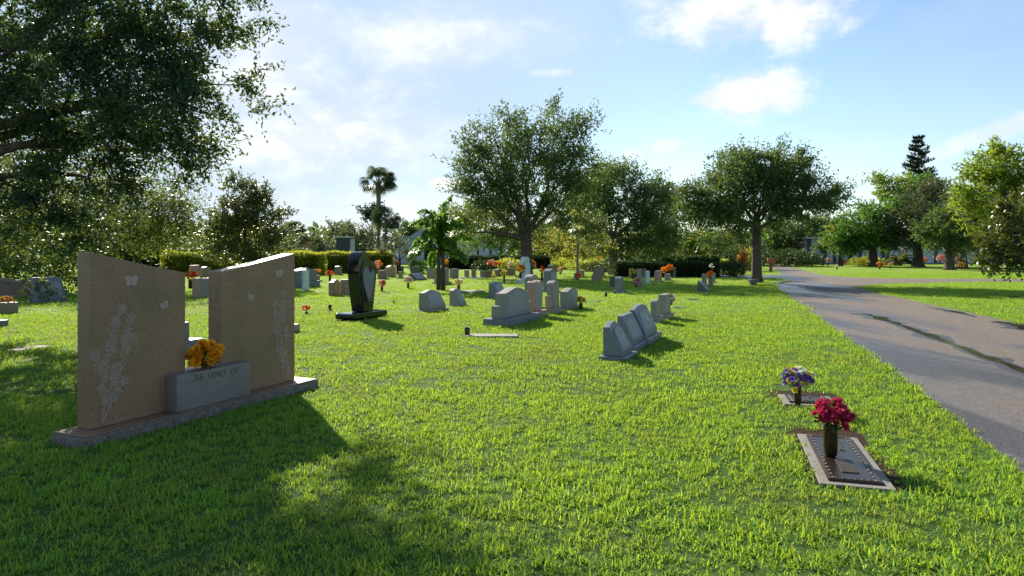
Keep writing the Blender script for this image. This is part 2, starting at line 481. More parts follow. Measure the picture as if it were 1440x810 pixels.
right_near = [(60, 34.6)] + smooth_pts([gp(1440, 396.2), gp(1320, 397.3), gp(1240, 399.4), gp(1213, 402), gp(1209, 405), gp(1226, 410), gp(1275, 421), gp(1350, 437), gp(1440, 456)], 5) + smooth_pts([(10.2, 11.0), (8.4, 5), (7.0, 0), (4.8, -8)], 3)
road_poly = left_edge + left_corner + left_far + right_far + right_near
# wet, brown asphalt
m, nt, out = new_mat('asphalt')
p = mk(nt, 'ShaderNodeBsdfPrincipled')
fine = noise(nt, 55, 5, 0.85, 'World'); mid = noise(nt, 6, 6, 0.65, 'World')
c = ramp(nt, fine, [(0.38, (0.045, 0.038, 0.033)), (0.5, (0.18, 0.145, 0.118)), (0.62, (0.46, 0.39, 0.33))])
c = mixcol(nt, mrange(nt, mid, 0.35, 0.75, 0, 0.5), c, (0.14, 0.11, 0.09))
t = mk(nt, 'ShaderNodeNewGeometry')
mp = mk(nt, 'ShaderNodeMapping'); mp.inputs['Rotation'].default_value = (0, 0, R(-18 + 36)); mp.inputs['Scale'].default_value = (0.62, 0.13, 1)
nt.links.new(t.outputs['Position'], mp.inputs['Vector'])
wn_ = mk(nt, 'ShaderNodeTexNoise'); wn_.inputs['Scale'].default_value = 1.0; wn_.inputs['Detail'].default_value = 7; wn_.inputs['Roughness'].default_value = 0.62; wn_.inputs['Distortion'].default_value = 0.5
nt.links.new(mp.outputs[0], wn_.inputs['Vector'])
# distance from the left kerb line: the left lane is the wetter one
sp_ = mk(nt, 'ShaderNodeSeparateXYZ'); nt.links.new(t.outputs['Position'], sp_.inputs[0])
def mth(op, a, b):
    n = mk(nt, 'ShaderNodeMath', operation=op)
    for i, v in enumerate((a, b)):
        if isinstance(v, (int, float)): n.inputs[i].default_value = v
        else: nt.links.new(v, n.inputs[i])
    return n.outputs[0]
lane = mth('SUBTRACT', sp_.outputs[0], mth('ADD', mth('MULTIPLY', sp_.outputs[1], 0.325), 2.05))
lane = mrange(nt, lane, 0.3, 3.2, 0.15, -0.03)
wet = mrange(nt, mth('ADD', wn_.outputs['Fac'], lane), 0.50, 0.68, 0, 1)
c = mixcol(nt, wet, c, mixcol(nt, 1.0, c, (0.45, 0.45, 0.50), 'MULTIPLY'))
nt.links.new(c, p.inputs['Base Color'])
rr = mrange(nt, wet, 0, 1, 0.80, 0.27)
nt.links.new(mrange(nt, wet, 0, 1, 0.2, 0.5), p.inputs['Specular IOR Level'])
nt.links.new(rr, p.inputs['Roughness'])
b0 = mk(nt, 'ShaderNodeMix', data_type='FLOAT'); nt.links.new(wet, b0.inputs[0]); b0.inputs[2].default_value = 1.0; b0.inputs[3].default_value = 0.6
bN = mk(nt, 'ShaderNodeBump'); bN.inputs['Distance'].default_value = 0.02
nt.links.new(b0.outputs[0], bN.inputs['Strength']); nt.links.new(fine, bN.inputs['Height']); b1 = bN.outputs[0]
nt.links.new(b1, p.inputs['Normal'])
nt.links.new(p.outputs[0], out.inputs[0])
M['asphalt'] = m
rb = bmesh.new()
vsl = [rb.verts.new((x, y, 0.004)) for x, y in road_poly]
rb.faces.new(vsl)
bmesh.ops.triangulate(rb, faces=rb.faces)
bmesh.ops.recalc_face_normals(rb, faces=rb.faces)
me = bpy.data.meshes.new('road'); rb.to_mesh(me); rb.free()
me.materials.append(M['asphalt'])
road = bpy.data.objects.new('road', me); COL.objects.link(road)
props(road, 'brown wet asphalt lane curving past the graves', kind='structure')
if road.data.polygons[0].normal.z < 0: road.data.flip_normals()

M['damp'] = plain('damp', (0.055, 0.045, 0.034), 0.36, 0, 0.6, 40, 0.6, 0.5)
M['water'] = plain('puddle_water', (0.045, 0.042, 0.032), 0.07, 0, 0.3, 3, 0.0, 0.5)
def puddle(pts, widths, seed):
    r = random.Random(seed)
    c = smooth_pts(pts, 16)
    W = np.interp(np.linspace(0, 1, len(c)), np.linspace(0, 1, len(widths)), widths)
    L_, R_ = [], []
    e1 = np.interp(np.arange(len(c)), np.arange(0, len(c) + 4, 3), [r.uniform(.15, 1.15) for _ in np.arange(0, len(c) + 4, 3)])
    e2 = np.interp(np.arange(len(c)), np.arange(0, len(c) + 4, 4), [r.uniform(.1, 1.1) for _ in np.arange(0, len(c) + 4, 4)])
    for i, q in enumerate(c):
        a = Vector(c[min(i + 1, len(c) - 1)]) - Vector(c[max(i - 1, 0)]); a.normalize()
        nrm = Vector((a.y, -a.x))
        L_.append(Vector(q) - nrm * W[i] * (e1[i] + r.uniform(-.08, .08))); R_.append(Vector(q) + nrm * W[i] * (e2[i] + r.uniform(-.08, .08)))
    b = MB(); n = len(c)
    b.add([(q.x, q.y, 0.008) for q in L_] + [(q.x, q.y, 0.008) for q in R_], [(i, i + 1, n + i + 1, n + i) for i in range(n - 1)])
    o = b.build('puddle', M['water'])
    if o.data.polygons[0].normal.z < 0: o.data.flip_normals()
    props(o, 'shallow rain puddle lying in the road', kind='structure')
    b = MB(); L2 = [q + (q - r_) * (.55 + .25 * math.sin(i * .5)) for i, (q, r_) in enumerate(zip(L_, R_))]; R2 = [r_ + (r_ - q) * (.6 + .3 * math.sin(i * .37 + 1)) for i, (q, r_) in enumerate(zip(L_, R_))]
    b.add([(q.x, q.y, 0.006) for q in L2] + [(q.x, q.y, 0.006) for q in R2], [(i, i + 1, n + i + 1, n + i) for i in range(n - 1)])
    o = b.build('damp_patch', M['damp'])
    if o.data.polygons[0].normal.z < 0: o.data.flip_normals()
    props(o, 'damp dark asphalt round the puddle', kind='structure')
puddle([gp(1196, 441), gp(1225, 444), gp(1262, 456), gp(1300, 470), gp(1345, 486), gp(1400, 507), gp(1470, 535)], [0.02, 0.30, 0.08, 0.18, 0.05, 0.12, 0.04], 3)
puddle([gp(1305, 432), gp(1340, 438), gp(1372, 446)], [0.03, 0.10, 0.03], 4)
puddle([gp(1400, 452), gp(1430, 458), gp(1470, 468)], [0.05, 0.3, 0.2], 5)
puddle([gp(1095, 398.6), gp(1110, 396.2), gp(1135, 396.0)], [0.1, 0.5, 0.1], 6)

# ------------------------------------------------------------------ grave stones
ROW = R(67.5)
EXCL = []           # (cx, cy, rz, hx, hy) keeps grass off
def excl(cx, cy, rz, hx, hy): EXCL.append((cx, cy, rz, hx, hy))

def fit(x0, x1, ytop, ybase, t, ang=ROW):
    u = np.array([math.cos(ang), math.sin(ang)]); n = np.array([math.sin(ang), -math.cos(ang)])
    Yn = F * CAM_H / (ybase - HZ)
    def place(w, t):
        C = np.array([((x0 + x1) / 2 - 720) / F * Yn, Yn])
        for _ in range(12):
            cs = [C + a * w / 2 * u + b * t / 2 * n for a in (-1, 1) for b in (-1, 1)]
            C[1] += Yn - min(q[1] for q in cs)
            pxs = [720 + F * q[0] / q[1] for q in cs]
            C[0] += ((x0 + x1) / 2 - (min(pxs) + max(pxs)) / 2) * C[1] / F
        cs = [C + a * w / 2 * u + b * t / 2 * n for a in (-1, 1) for b in (-1, 1)]
        pxs = [720 + F * q[0] / q[1] for q in cs]
        return C, max(pxs) - min(pxs)
    lo, hi = 0.12, 2.6
    while place(lo, t)[1] > (x1 - x0) and t > 0.08: t *= 0.85
    for _ in range(30):
        w = (lo + hi) / 2
        if place(w, t)[1] < (x1 - x0): lo = w
        else: hi = w
    C, _ = place(w, t)
    h = CAM_H + (HZ - ytop) * (C[1] - 0.2 * w) / F
    return float(C[0]), float(C[1]), w, h, t

def top_profile(kind, w, z0, z1):
    a = w / 2
    if kind == 'serp':
        pts = [(-a, z0), (a, z0)]
        d = (z1 - z0) * 0.16
        for i in range(17):
            s = 1 - 2 * i / 16
            pts.append((a * s, z1 - d * (0.5 - 0.5 * math.cos(PI * min(1, abs(s) * 1.08)))))
        return pts
    if kind == 'oval':
        d = min((z1 - z0) * 0.22, a * 0.5)
        return [(-a, z0), (a, z0)] + [(a * math.cos(t), z1 - d + d * math.sin(t)) for t in np.linspace(0, PI, 13)]
    if kind == 'apex':
        return [(-a, z0), (a, z0), (a, z1 - (z1 - z0) * 0.14), (a * 0.5, z1 - (z1 - z0) * 0.02), (0, z1), (-a * 0.5, z1 - (z1 - z0) * 0.02), (-a, z1 - (z1 - z0) * 0.14)]
    if kind == 'shoulder':
        h = z1 - z0
        return [(-a, z0), (a, z0), (a, z0 + h * .72), (a * .78, z0 + h * .75), (a * .78, z0 + h * .88)] + \
               [(a * .7 * math.cos(t), z0 + h * .90 + h * .10 * math.sin(t)) for t in np.linspace(0.1, PI - .1, 9)] + \
               [(-a * .78, z0 + h * .88), (-a * .78, z0 + h * .75), (-a, z0 + h * .72)]
    if kind == 'heart':
        h = z1 - z0
        P = [(-.62, 0), (.62, 0), (.80, .30), (.98, .60), (1.0, .80), (.86, .95), (.62, 1.0), (.34, .985), (.12, .93), (0, .87), (-.12, .93), (-.34, .985), (-.62, 1.0), (-.86, .95), (-1.0, .80), (-.98, .60), (-.80, .30)]
        return [(a * x, z0 + h * z) for x, z in P]
    return [(-a, z0), (a, z0), (a, z1), (-a, z1)]

def upright(label, box, t=0.2, kind='serp', mat='granite_grey', ang=ROW, base=0.14, bmat=None, wings=None, face=None, group='upright headstones standing in the rows', name='headstone', bev=0.012, bpad=0.10, rough_top=False):
    cx, cy, w, h, t = fit(*box, t, ang)
    root = thing(name, label, 'headstone', (cx, cy, 0), ang, group)
    root.rotation_euler = (random.gauss(0, .012), random.gauss(0, .012), ang + random.gauss(0, .02))
    near = cy < 26
    bh = base if base else 0.0
    if base:
        MB().box(-w / 2 - bpad, w / 2 + bpad, -t / 2 - bpad * .8, t / 2 + bpad * .6, -0.02, bh).build('base', M[bmat or mat], root, bevel=bev if near else 0)
        excl(cx, cy, ang, w / 2 + bpad, t / 2 + bpad)
    else:
        excl(cx, cy, ang, w / 2, t / 2)
    tb = MB().prism(top_profile(kind, w, bh + (0.002 if base else -0.02), h), -t / 2, t / 2).build('tablet', M[mat], root, bevel=bev if near else 0)
    if wings:
        for s, (ww, hh) in wings:
            x0 = s * (w / 2 + 0.003); x1 = s * (w / 2 + ww)
            MB().box(min(x0, x1), max(x0, x1), -t / 2 + .01, t / 2 - .01, bh + .002, hh).build('wing', M[mat], root, bevel=bev if near else 0)
    if face:
        fb = top_profile('flat' if kind in ('flat', 'heart', 'apex') else kind, w * 0.72, bh + (h - bh) * .16, h - (h - bh) * .14)
        MB().prism(fb, -t / 2 - 0.006, -t / 2 + .01).build('inscription_panel', M[face], root)
    return root, (cx, cy, w, h, t)

def slant(label, box, t=0.36, mat='granite_grey', ang=ROW, base=0.10, kind='serp', group='slant faced headstones', emblem=False, face='panel_light', topf=0.38):
    """back upright, inscribed face leaning back"""
    cx, cy, w, h, t = fit(*box, t, ang)
    root = thing('slant_headstone', label, 'headstone', (cx, cy, 0), ang, group)
    near = cy < 26
    if base:
        MB().box(-w / 2 - .07, w / 2 + .07, -t / 2 - .07, t / 2 + .05, -0.02, base).build('base', M[mat], root, bevel=.01 if near else 0)
        excl(cx, cy, ang, w / 2 + .07, t / 2 + .07)
    else:
        excl(cx, cy, ang, w / 2, t / 2)
    b = MB(); z0 = base + .002
    nose = (h - z0) * 0.16
    xs = np.linspace(-w / 2, w / 2, 13)
    ring = []
    for x in xs:
        s = abs(x) / (w / 2)
        zt = h - (h - z0) * 0.13 * (0.5 - 0.5 * math.cos(PI * s)) if kind == 'serp' else (h - (h - z0) * .16 * max(0, s - .35) if kind == 'apex' else h)
        ytop = t / 2 - t * topf
        ring.append([(x, -t / 2, z0), (x, -t / 2, z0 + nose), (x, ytop, zt), (x, t / 2, zt), (x, t / 2, z0)])
    vs = [q for r in ring for q in r]
    fs = []
    for i in range(len(xs) - 1):
        for k in range(5):
            k2 = (k + 1) % 5
            fs.append((i * 5 + k, i * 5 + k2, (i + 1) * 5 + k2, (i + 1) * 5 + k))
    fs += [(0, 1, 2, 3, 4), tuple((len(xs) - 1) * 5 + k for k in range(4, -1, -1))]
    b.add(vs, fs).build('tablet', M[mat], root, bevel=.008 if near else 0)
    # recessed looking inscription field lying on the sloping face
    A = Vector((0, -t / 2, z0 + nose)); B = Vector((0, t / 2 - t * topf, h))
    d = (B - A); ln = d.length; d.normalize(); nrm = Vector((0, -d.z, d.y))
    def pt(x, s, o): return tuple(Vector((x, 0, 0)) + A + d * s * ln + nrm * o)
    fw = w * .40
    q = [(-fw, .10), (fw, .10), (fw, .68), (fw * .6, .78), (0, .82), (-fw * .6, .78), (-fw, .68)]
    vs = [pt(x, s, .004) for x, s in q] + [pt(x, s, -.01) for x, s in q]; n = len(q)
    MB().add(vs, [tuple(range(n)), tuple(range(2 * n - 1, n - 1, -1))] + [((i + 1) % n, i, n + i, n + (i + 1) % n) for i in range(n)]).build('inscription_panel', M[face], root)
    if emblem:
        e = MB()
        for r0, r1 in ((0.045, 0.07),):
            k = 20; c0 = .48
            vs = []
            for i in range(k):
                a = 2 * PI * i / k
                for rr_, o in ((r0, .004), (r1, .004), (r1, .014), (r0, .014)):
                    vs.append(pt(rr_ * math.cos(a), c0 + rr_ * math.sin(a) / ln, o))
            fs = []
            for i in range(k):
                j = (i + 1) % k
                for a in range(4):
                    a2 = (a + 1) % 4
                    fs.append((i * 4 + a, j * 4 + a, j * 4 + a2, i * 4 + a2))
            e.add(vs, fs)
        e.build('emblem', M['marble'], root)
    return root, (cx, cy, w, h, t)

# ---- family monument: two sloping tablets, block between, one long base
MA = math.atan2(.909, .418)
mon = thing('family_monument', 'large tan granite family monument of two tall sloping slabs with a low block between', 'monument', (-3.515, 5.69, -.03), MA)
# local: +x along the row away from the camera, -y is the front
MB().box(-.17, 2.60, -.19, .25, -.03, .118).build('base', M['granite_tan_rough'], mon, bevel=.012)
MB().box(-.155, 2.585, -.175, .235, .12, .132).build('base_top', M['granite_tan'], mon, bevel=.004)
excl(-3.515 + .418 * 1.215 + .909 * -.03, 5.69 + .909 * 1.215 + .418 * .03, MA, 1.39, .22)
def slab_profile(x0, x1, zo, zi, left):
    pts = [(x0, .134), (x1, .134)]
    for i in range(9):
        s = i / 8.0
        x = x1 + (x0 - x1) * s
        f = s if left else 1 - s       # 1 at the outer end
        pts.append((x, zi + (zo - zi) * f - .006 * math.sin(PI * f)))
    return pts
s1 = MB().prism(slab_profile(0, .93, 1.615, 1.415, True), 0, .17).build('slab', M['granite_tan'], mon, bevel=.006)
s2 = MB().prism(slab_profile(1.345, 2.41, 1.595, 1.415, False), 0, .17).build('slab', M['granite_tan'], mon, bevel=.006)
blk = MB().box(.72, 1.60, -.14, -.003, .134, .475); blk.box(.935, 1.34, -.003, .15, .134, .475)
blk = MB().prism([(.72, .134), (1.60, .134), (1.60, .475), (.72, .475)], -.14, -.004).build('name_block', M['block_grey'], mon, bevel=.005)
MB().box(.937, 1.338, -.002, .16, .134, .473).build('sunlit_pale_ledge', M['marble'], mon)  # back of the block, coloured pale in place of sunlight on its top

def text_mesh(body, size, mat, parent, loc, rot, name='lettering', extrude=0.0015, sx=1.0, font_spacing=1.0):
    cu = bpy.data.curves.new('tmp_text', 'FONT')
    cu.body = body; cu.size = size; cu.extrude = extrude; cu.align_x = 'CENTER'; cu.space_character = font_spacing
    cu.resolution_u = 3
    to = bpy.data.objects.new('tmp_text', cu); COL.objects.link(to)
    dg = bpy.context.evaluated_depsgraph_get()
    me = bpy.data.meshes.new_from_object(to.evaluated_get(dg))
    bpy.data.objects.remove(to)
    me.name = name; me.materials.clear(); me.materials.append(mat)
    o = bpy.data.objects.new(name, me); COL.objects.link(o)
    o.parent = parent; o.location = loc; o.rotation_euler = rot; o.scale = (sx, 1, 1)
    return o
for wd, xx in (('THE', .965), ('FAMILY', 1.18), ('OF', 1.39)):
    text_mesh(wd, .088, M['carving_dark'], blk, (xx, -.142, .385), (R(90), 0, 0), 'lettering', .0015, 0.78, 1.05)

# carved vines and butterflies
def vine(parent, x0, seed, mirror=False):
    r = random.Random(seed); b = MB()
    def flat(pts, y=-.0022, th=.0022):
        n = len(pts)
        b.add([(x, y, z) for x, z in pts] + [(x, 0.001, z) for x, z in pts], [tuple(range(n))] + [((i + 1) % n, i, n + i, n + (i + 1) % n) for i in range(n)])
    def stroke(p, q, w):
        d = (Vector(q) - Vector(p)); d.normalize(); nn = Vector((-d.y, d.x)) * w / 2
        flat([tuple(Vector(p) - nn), tuple(Vector(q) - nn), tuple(Vector(q) + nn), tuple(Vector(p) + nn)])
    def leaf(x, z, a, l):
        # outline leaf: two curved strokes
        ca, sa = math.cos(a), math.sin(a)
        for sg in (-1, 1):
            prev = (x, z)
            for k in range(1, 5):
                t = k / 4; off = sg * l * .27 * math.sin(PI * t)
                q = (x + ca * l * t - sa * off, z + sa * l * t + ca * off)
                stroke(prev, q, .0052); prev = q
    def flower(x, z, s):
        for k in range(6):
            a = k * PI / 3 + r.random() * .4
            leaf(x + s * .2 * math.cos(a), z + s * .2 * math.sin(a), a, s * .95)
        leaf(x, z, 1.0, s * .4)
    mx = -1 if mirror else 1
    def stem(p, ang, length, bend, depth):
        n = max(3, int(length / .05)); x, z = p; a = ang
        for i in range(n):
            q = (x + math.cos(a) * .05 * mx, z + math.sin(a) * .05)
            stroke((x, z), q, .007 - .0012 * depth)
            x, z = q; a += bend + r.uniform(-.12, .12)
            if i > 0:
                for sg in (-1, 1):
                    if r.random() < .78:
                        aa = a + sg * r.uniform(.6, 1.2)
                        leaf(x, z, aa if mx > 0 else PI - aa, r.uniform(.03, .05))
            if r.random() < .28: flower(x + r.uniform(-.03, .03), z + r.uniform(-.02, .02), r.uniform(.028, .04))
        flower(x, z, .042)
    stem((x0, .17), R(80), .62, .012, 0)
    stem((x0 + .01 * mx, .19), R(62), .46, .035, 0)
    stem((x0 + .05 * mx, .42), R(55), .50, .05, 1)
    stem((x0 + .05 * mx, .52), R(100), .50, -.07, 1)
    stem((x0 + .07 * mx, .74), R(82), .44, -.02, 1)
    stem((x0 + .16 * mx, .70), R(74), .36, .03, 1)
    stem((x0 + .04 * mx, .30), R(48), .30, .06, 1)
    return b.build('carved_vine', M['carving'], parent)
vine(s1, .105, 5)
vine(s2, 2.31, 8, True)
def butterfly(parent, x, z, s, rot=0.0):
    b = MB()
    for sg in (-1, 1):
        for cx_, cz_, rx_, rz_ in ((.5, .32, .5, .42), (.42, -.32, .38, .34)):
            pts = []
            for k in range(12):
                a = 2 * PI * k / 12
                px_ = sg * (cx_ + rx_ * math.cos(a)); pz_ = cz_ + rz_ * math.sin(a)
                pts.append((x + s * (px_ * math.cos(rot) - pz_ * math.sin(rot)), z + s * (px_ * math.sin(rot) + pz_ * math.cos(rot))))
            b.add([(q[0], -.0024 - (.0006 if cz_ > 0 else 0), q[1]) for q in pts], [tuple(range(12))])
    b.add([(x - .06 * s, -.0045, z - .5 * s), (x + .06 * s, -.0045, z - .5 * s), (x + .06 * s, -.0045, z + .5 * s), (x - .06 * s, -.0045, z + .5 * s)], [(0, 1, 2, 3)])
    return b.build('carved_butterfly', M['carving'], parent)
butterfly(s1, .37, 1.36, .064); butterfly(s1, .70, 1.12, .046, .4)
butterfly(s2, 2.16, 1.37, .062); butterfly(s2, 1.75, 1.13, .044, -.3)

# ---- black heart monument
bx, by = gp(507, 449)
by += .25; bx -= .02
hm = thing('heart_monument', 'polished black granite heart shaped monument with grey heart panel on black base', 'monument', (bx, by, 0), ROW - R(3))
rotbase = MB()
bp = []
for k in range(8): bp.append((.62 + .055 * math.cos(-PI / 2 + PI * k / 7), .09 + .07 * math.sin(-PI / 2 + PI * k / 7)))
for k in range(8): bp.append((-.62 + .055 * math.cos(PI / 2 + PI * k / 7), .09 + .07 * math.sin(PI / 2 + PI * k / 7)))
rotbase.prism(bp, -.24, .24).build('base', M['black_granite'], hm, bevel=.02)
excl(bx, by, ROW, .74, .26)
outer = [(-.24, .163), (.24, .163), (.32, .50), (.38, .78), (.42, 1.02), (.415, 1.18), (.35, 1.29), (.25, 1.33), (.16, 1.33), (.10, 1.40), (.02, 1.50), (-.09, 1.565), (-.22, 1.57), (-.33, 1.50), (-.405, 1.36), (-.43, 1.17), (-.42, .98), (-.36, .62)]
outer = [(x * HEART_SX, z) for x, z in outer]
outer = outer[:2] + [tuple(float(v) for v in q) for q in smooth_pts(outer[2:], 3)]
ob = MB().prism(outer, -.17, .15).build('heart', M['black_granite'], hm, smooth=False, bevel=.045, segs=4)
inner = [(-.20, .17), (.20, .17), (.30, .60), (.335, .95), (.33, 1.10), (.27, 1.19), (.17, 1.20), (.08, 1.16), (.02, 1.22), (-.06, 1.29), (-.16, 1.31), (-.26, 1.24), (-.31, 1.08), (-.30, .90), (-.27, .60)]
inner = [(x * HEART_SX * 1.03, z if z < .2 else z + .035) for x, z in (inner[:2] + smooth_pts(inner[2:], 3))]
MB().prism(inner, -.192, -.165).build('front_relief', M['black_granite'], hm, bevel=.012)
hp = [(0.02, .52), (.14, .72), (.25, .92), (.285, 1.04), (.26, 1.12), (.19, 1.15), (.11, 1.11), (.06, 1.08), (.01, 1.14), (-.08, 1.21), (-.17, 1.20), (-.23, 1.11), (-.24, .98), (-.17, .80), (-.08, .64)]
hp = [(x * HEART_SX * 1.04 - .005, 1.16 - (1.16 - z) * 1.17) for x, z in smooth_pts(hp, 3)]
MB().prism(hp, -.200, -.188).build('heart_panel', M['frosted_granite'], hm, bevel=.002)
text_mesh('+', .10, M['granite_blue'], hm, (0.0, -.245, .06), (R(90), 0, 0), 'carved_mark', .002)

# ---- nearer stones, all placed from where they stand in the rows
G1 = 'grey headstones in the centre rows'
upright('wide grey granite headstone with curved pitched top, low side wings and heavy base', (696, 744, 405, 458, 'x')[:4], .22, 'serp', 'granite_grey', base=.15, bmat='granite_blue', wings=[(-1, (.20, .42)), (1, (.20, .42))], face='panel_light', bpad=.26, group=G1)
upright('pinkish headstone shaped as a pair of hearts beside the wide winged headstone', (741, 764, 395, 446), .20, 'heart', 'granite_pink', base=.13, bmat='granite_pink', face='panel_light', group=G1)
upright('plain rounded grey headstone half hidden behind the pink heart headstone', (737, 757, 386, 434), .2, 'oval', 'granite_grey', base=.1, group=G1)
upright('tall blue grey headstone behind the narrow stepped one', (764, 783, 378, 411), .26, 'oval', 'granite_blue', base=.1, bpad=.08, group=G1, face='panel_light')
upright('narrow tall headstone with peaked pale top right of the pink hearts', (769, 787, 395, 441), .18, 'oval', 'granite_grey', base=.16, bpad=.05, wings=[(-1, (.16, .45))], group=G1)
upright('low serpentine topped headstone with yellow flowers at its right end', (788, 812, 405, 436), .2, 'serp', 'granite_grey', base=.08, bpad=.05, face='panel_light', group=G1)
slant('wide slant faced grey headstone on a thin slab, right of the black heart', (589, 627, 408, 438), .34, 'granite_grey', base=.03)
slant('narrow slant faced headstone behind and right of the wide slant one, near the palm', (632, 656, 406, 431), .34, 'granite_grey', base=.0, kind='apex')
slant('blue grey slant headstone just behind the wide winged headstone', (687, 713, 396, 420), .34, 'granite_blue', base=.03)
slant('nearest of the three slant headstones in a line, scrolled top', (848, 889, 453, 507), .30, 'granite_blue', base=.05, topf=.3, group='line of three slant headstones')
slant('middle of the three slant headstones in a line, brownish side', (868, 905, 443, 494), .26, 'granite_blue', base=.09, kind='oval', topf=.3, group='line of three slant headstones')
slant('farthest of the three slant headstones, round wreath emblem on its face', (885, 924, 430, 485), .28, 'granite_blue', base=.11, kind='apex', emblem=True, topf=.3, group='line of three slant headstones')
upright('small upright headstone with rough pale top in front of the taller one with purple flowers', (915, 929, 421, 455), .14, 'oval', 'granite_grey', base=.14, bpad=.07)
upright('tall narrow headstone with purple and white flowers leaning on its right side', (926, 943, 414, 450), .16, 'flat', 'granite_grey', base=.12, bpad=.08)
# left group
upright('long reddish headstone with pale curved top at the left edge of the lawn', (-60, 41, 391, 423), .24, 'serp', 'granite_pink', base=.0, face='granite_brown', group='headstones under the left trees')
slant('broad blue grey headstone beside the long reddish one under hanging leaves', (41, 92, 390, 426), .42, 'granite_blue', base=.04, group='headstones under the left trees', topf=.55, kind='flat')
upright('low dark ledge headstone cut by the left edge of the photo', (-30, 12, 451, 462), .22, 'flat', 'granite_blue', base=.0, group='headstones under the left trees')
upright('dark blue headstone on wide base seen between the two monument slabs', (214, 267, 456, 502), .16, 'flat', 'granite_blue', base=.20, bpad=.16, group='headstones behind the family monument')
upright('brown headstone behind the orange flowers in the gap of the monument', (270, 316, 391, 419), .2, 'flat', 'granite_pink', base=.0, face='granite_grey', group='headstones behind the family monument')
upright('small pink headstone by the hedge, left one in the monument gap', (266, 281, 373, 389), .25, 'flat', 'granite_pink', base=.0, group='headstones behind the family monument')
upright('small grey brown headstone by the hedge, right one in the monument gap', (281, 297, 375, 392), .25, 'oval', 'granite_brown', base=.0, group='headstones behind the family monument')
upright('low pink stone end peeping out right of the monument slab', (392, 422, 457, 469), .2, 'flat', 'granite_pink', base=.0, group='headstones behind the family monument')
upright('wide blue grey headstone on base right of the monument, behind the white marker', (408, 446, 377, 405), .34, 'serp', 'granite_blue', base=.25, bpad=.1, group='headstones by the left hedge')
upright('thin white marble tablet standing in front of the blue grey headstone', (424.5, 435, 379, 409), .12, 'oval', 'marble', base=.0, group='headstones by the left hedge')
upright('small brown headstone with orange flower on top right of the blue grey headstone', (444, 450, 387, 396), .2, 'flat', 'granite_brown', base=.08, group='headstones by the left hedge')
upright('small upright brown headstone standing against the dark side of the hedge', (470, 481, 374, 387), .3, 'oval', 'granite_brown', base=.06, group='headstones by the left hedge')
upright('brown headstone with curved top, left of a matching pair behind the black heart', (462, 479, 393, 416), .2, 'serp', 'granite_brown', base=.0, group='headstones by the left hedge')
upright('brown headstone, right of the pair and half hidden by the black heart', (479, 496, 393, 416), .2, 'flat', 'granite_brown', base=.0, group='headstones by the left hedge')

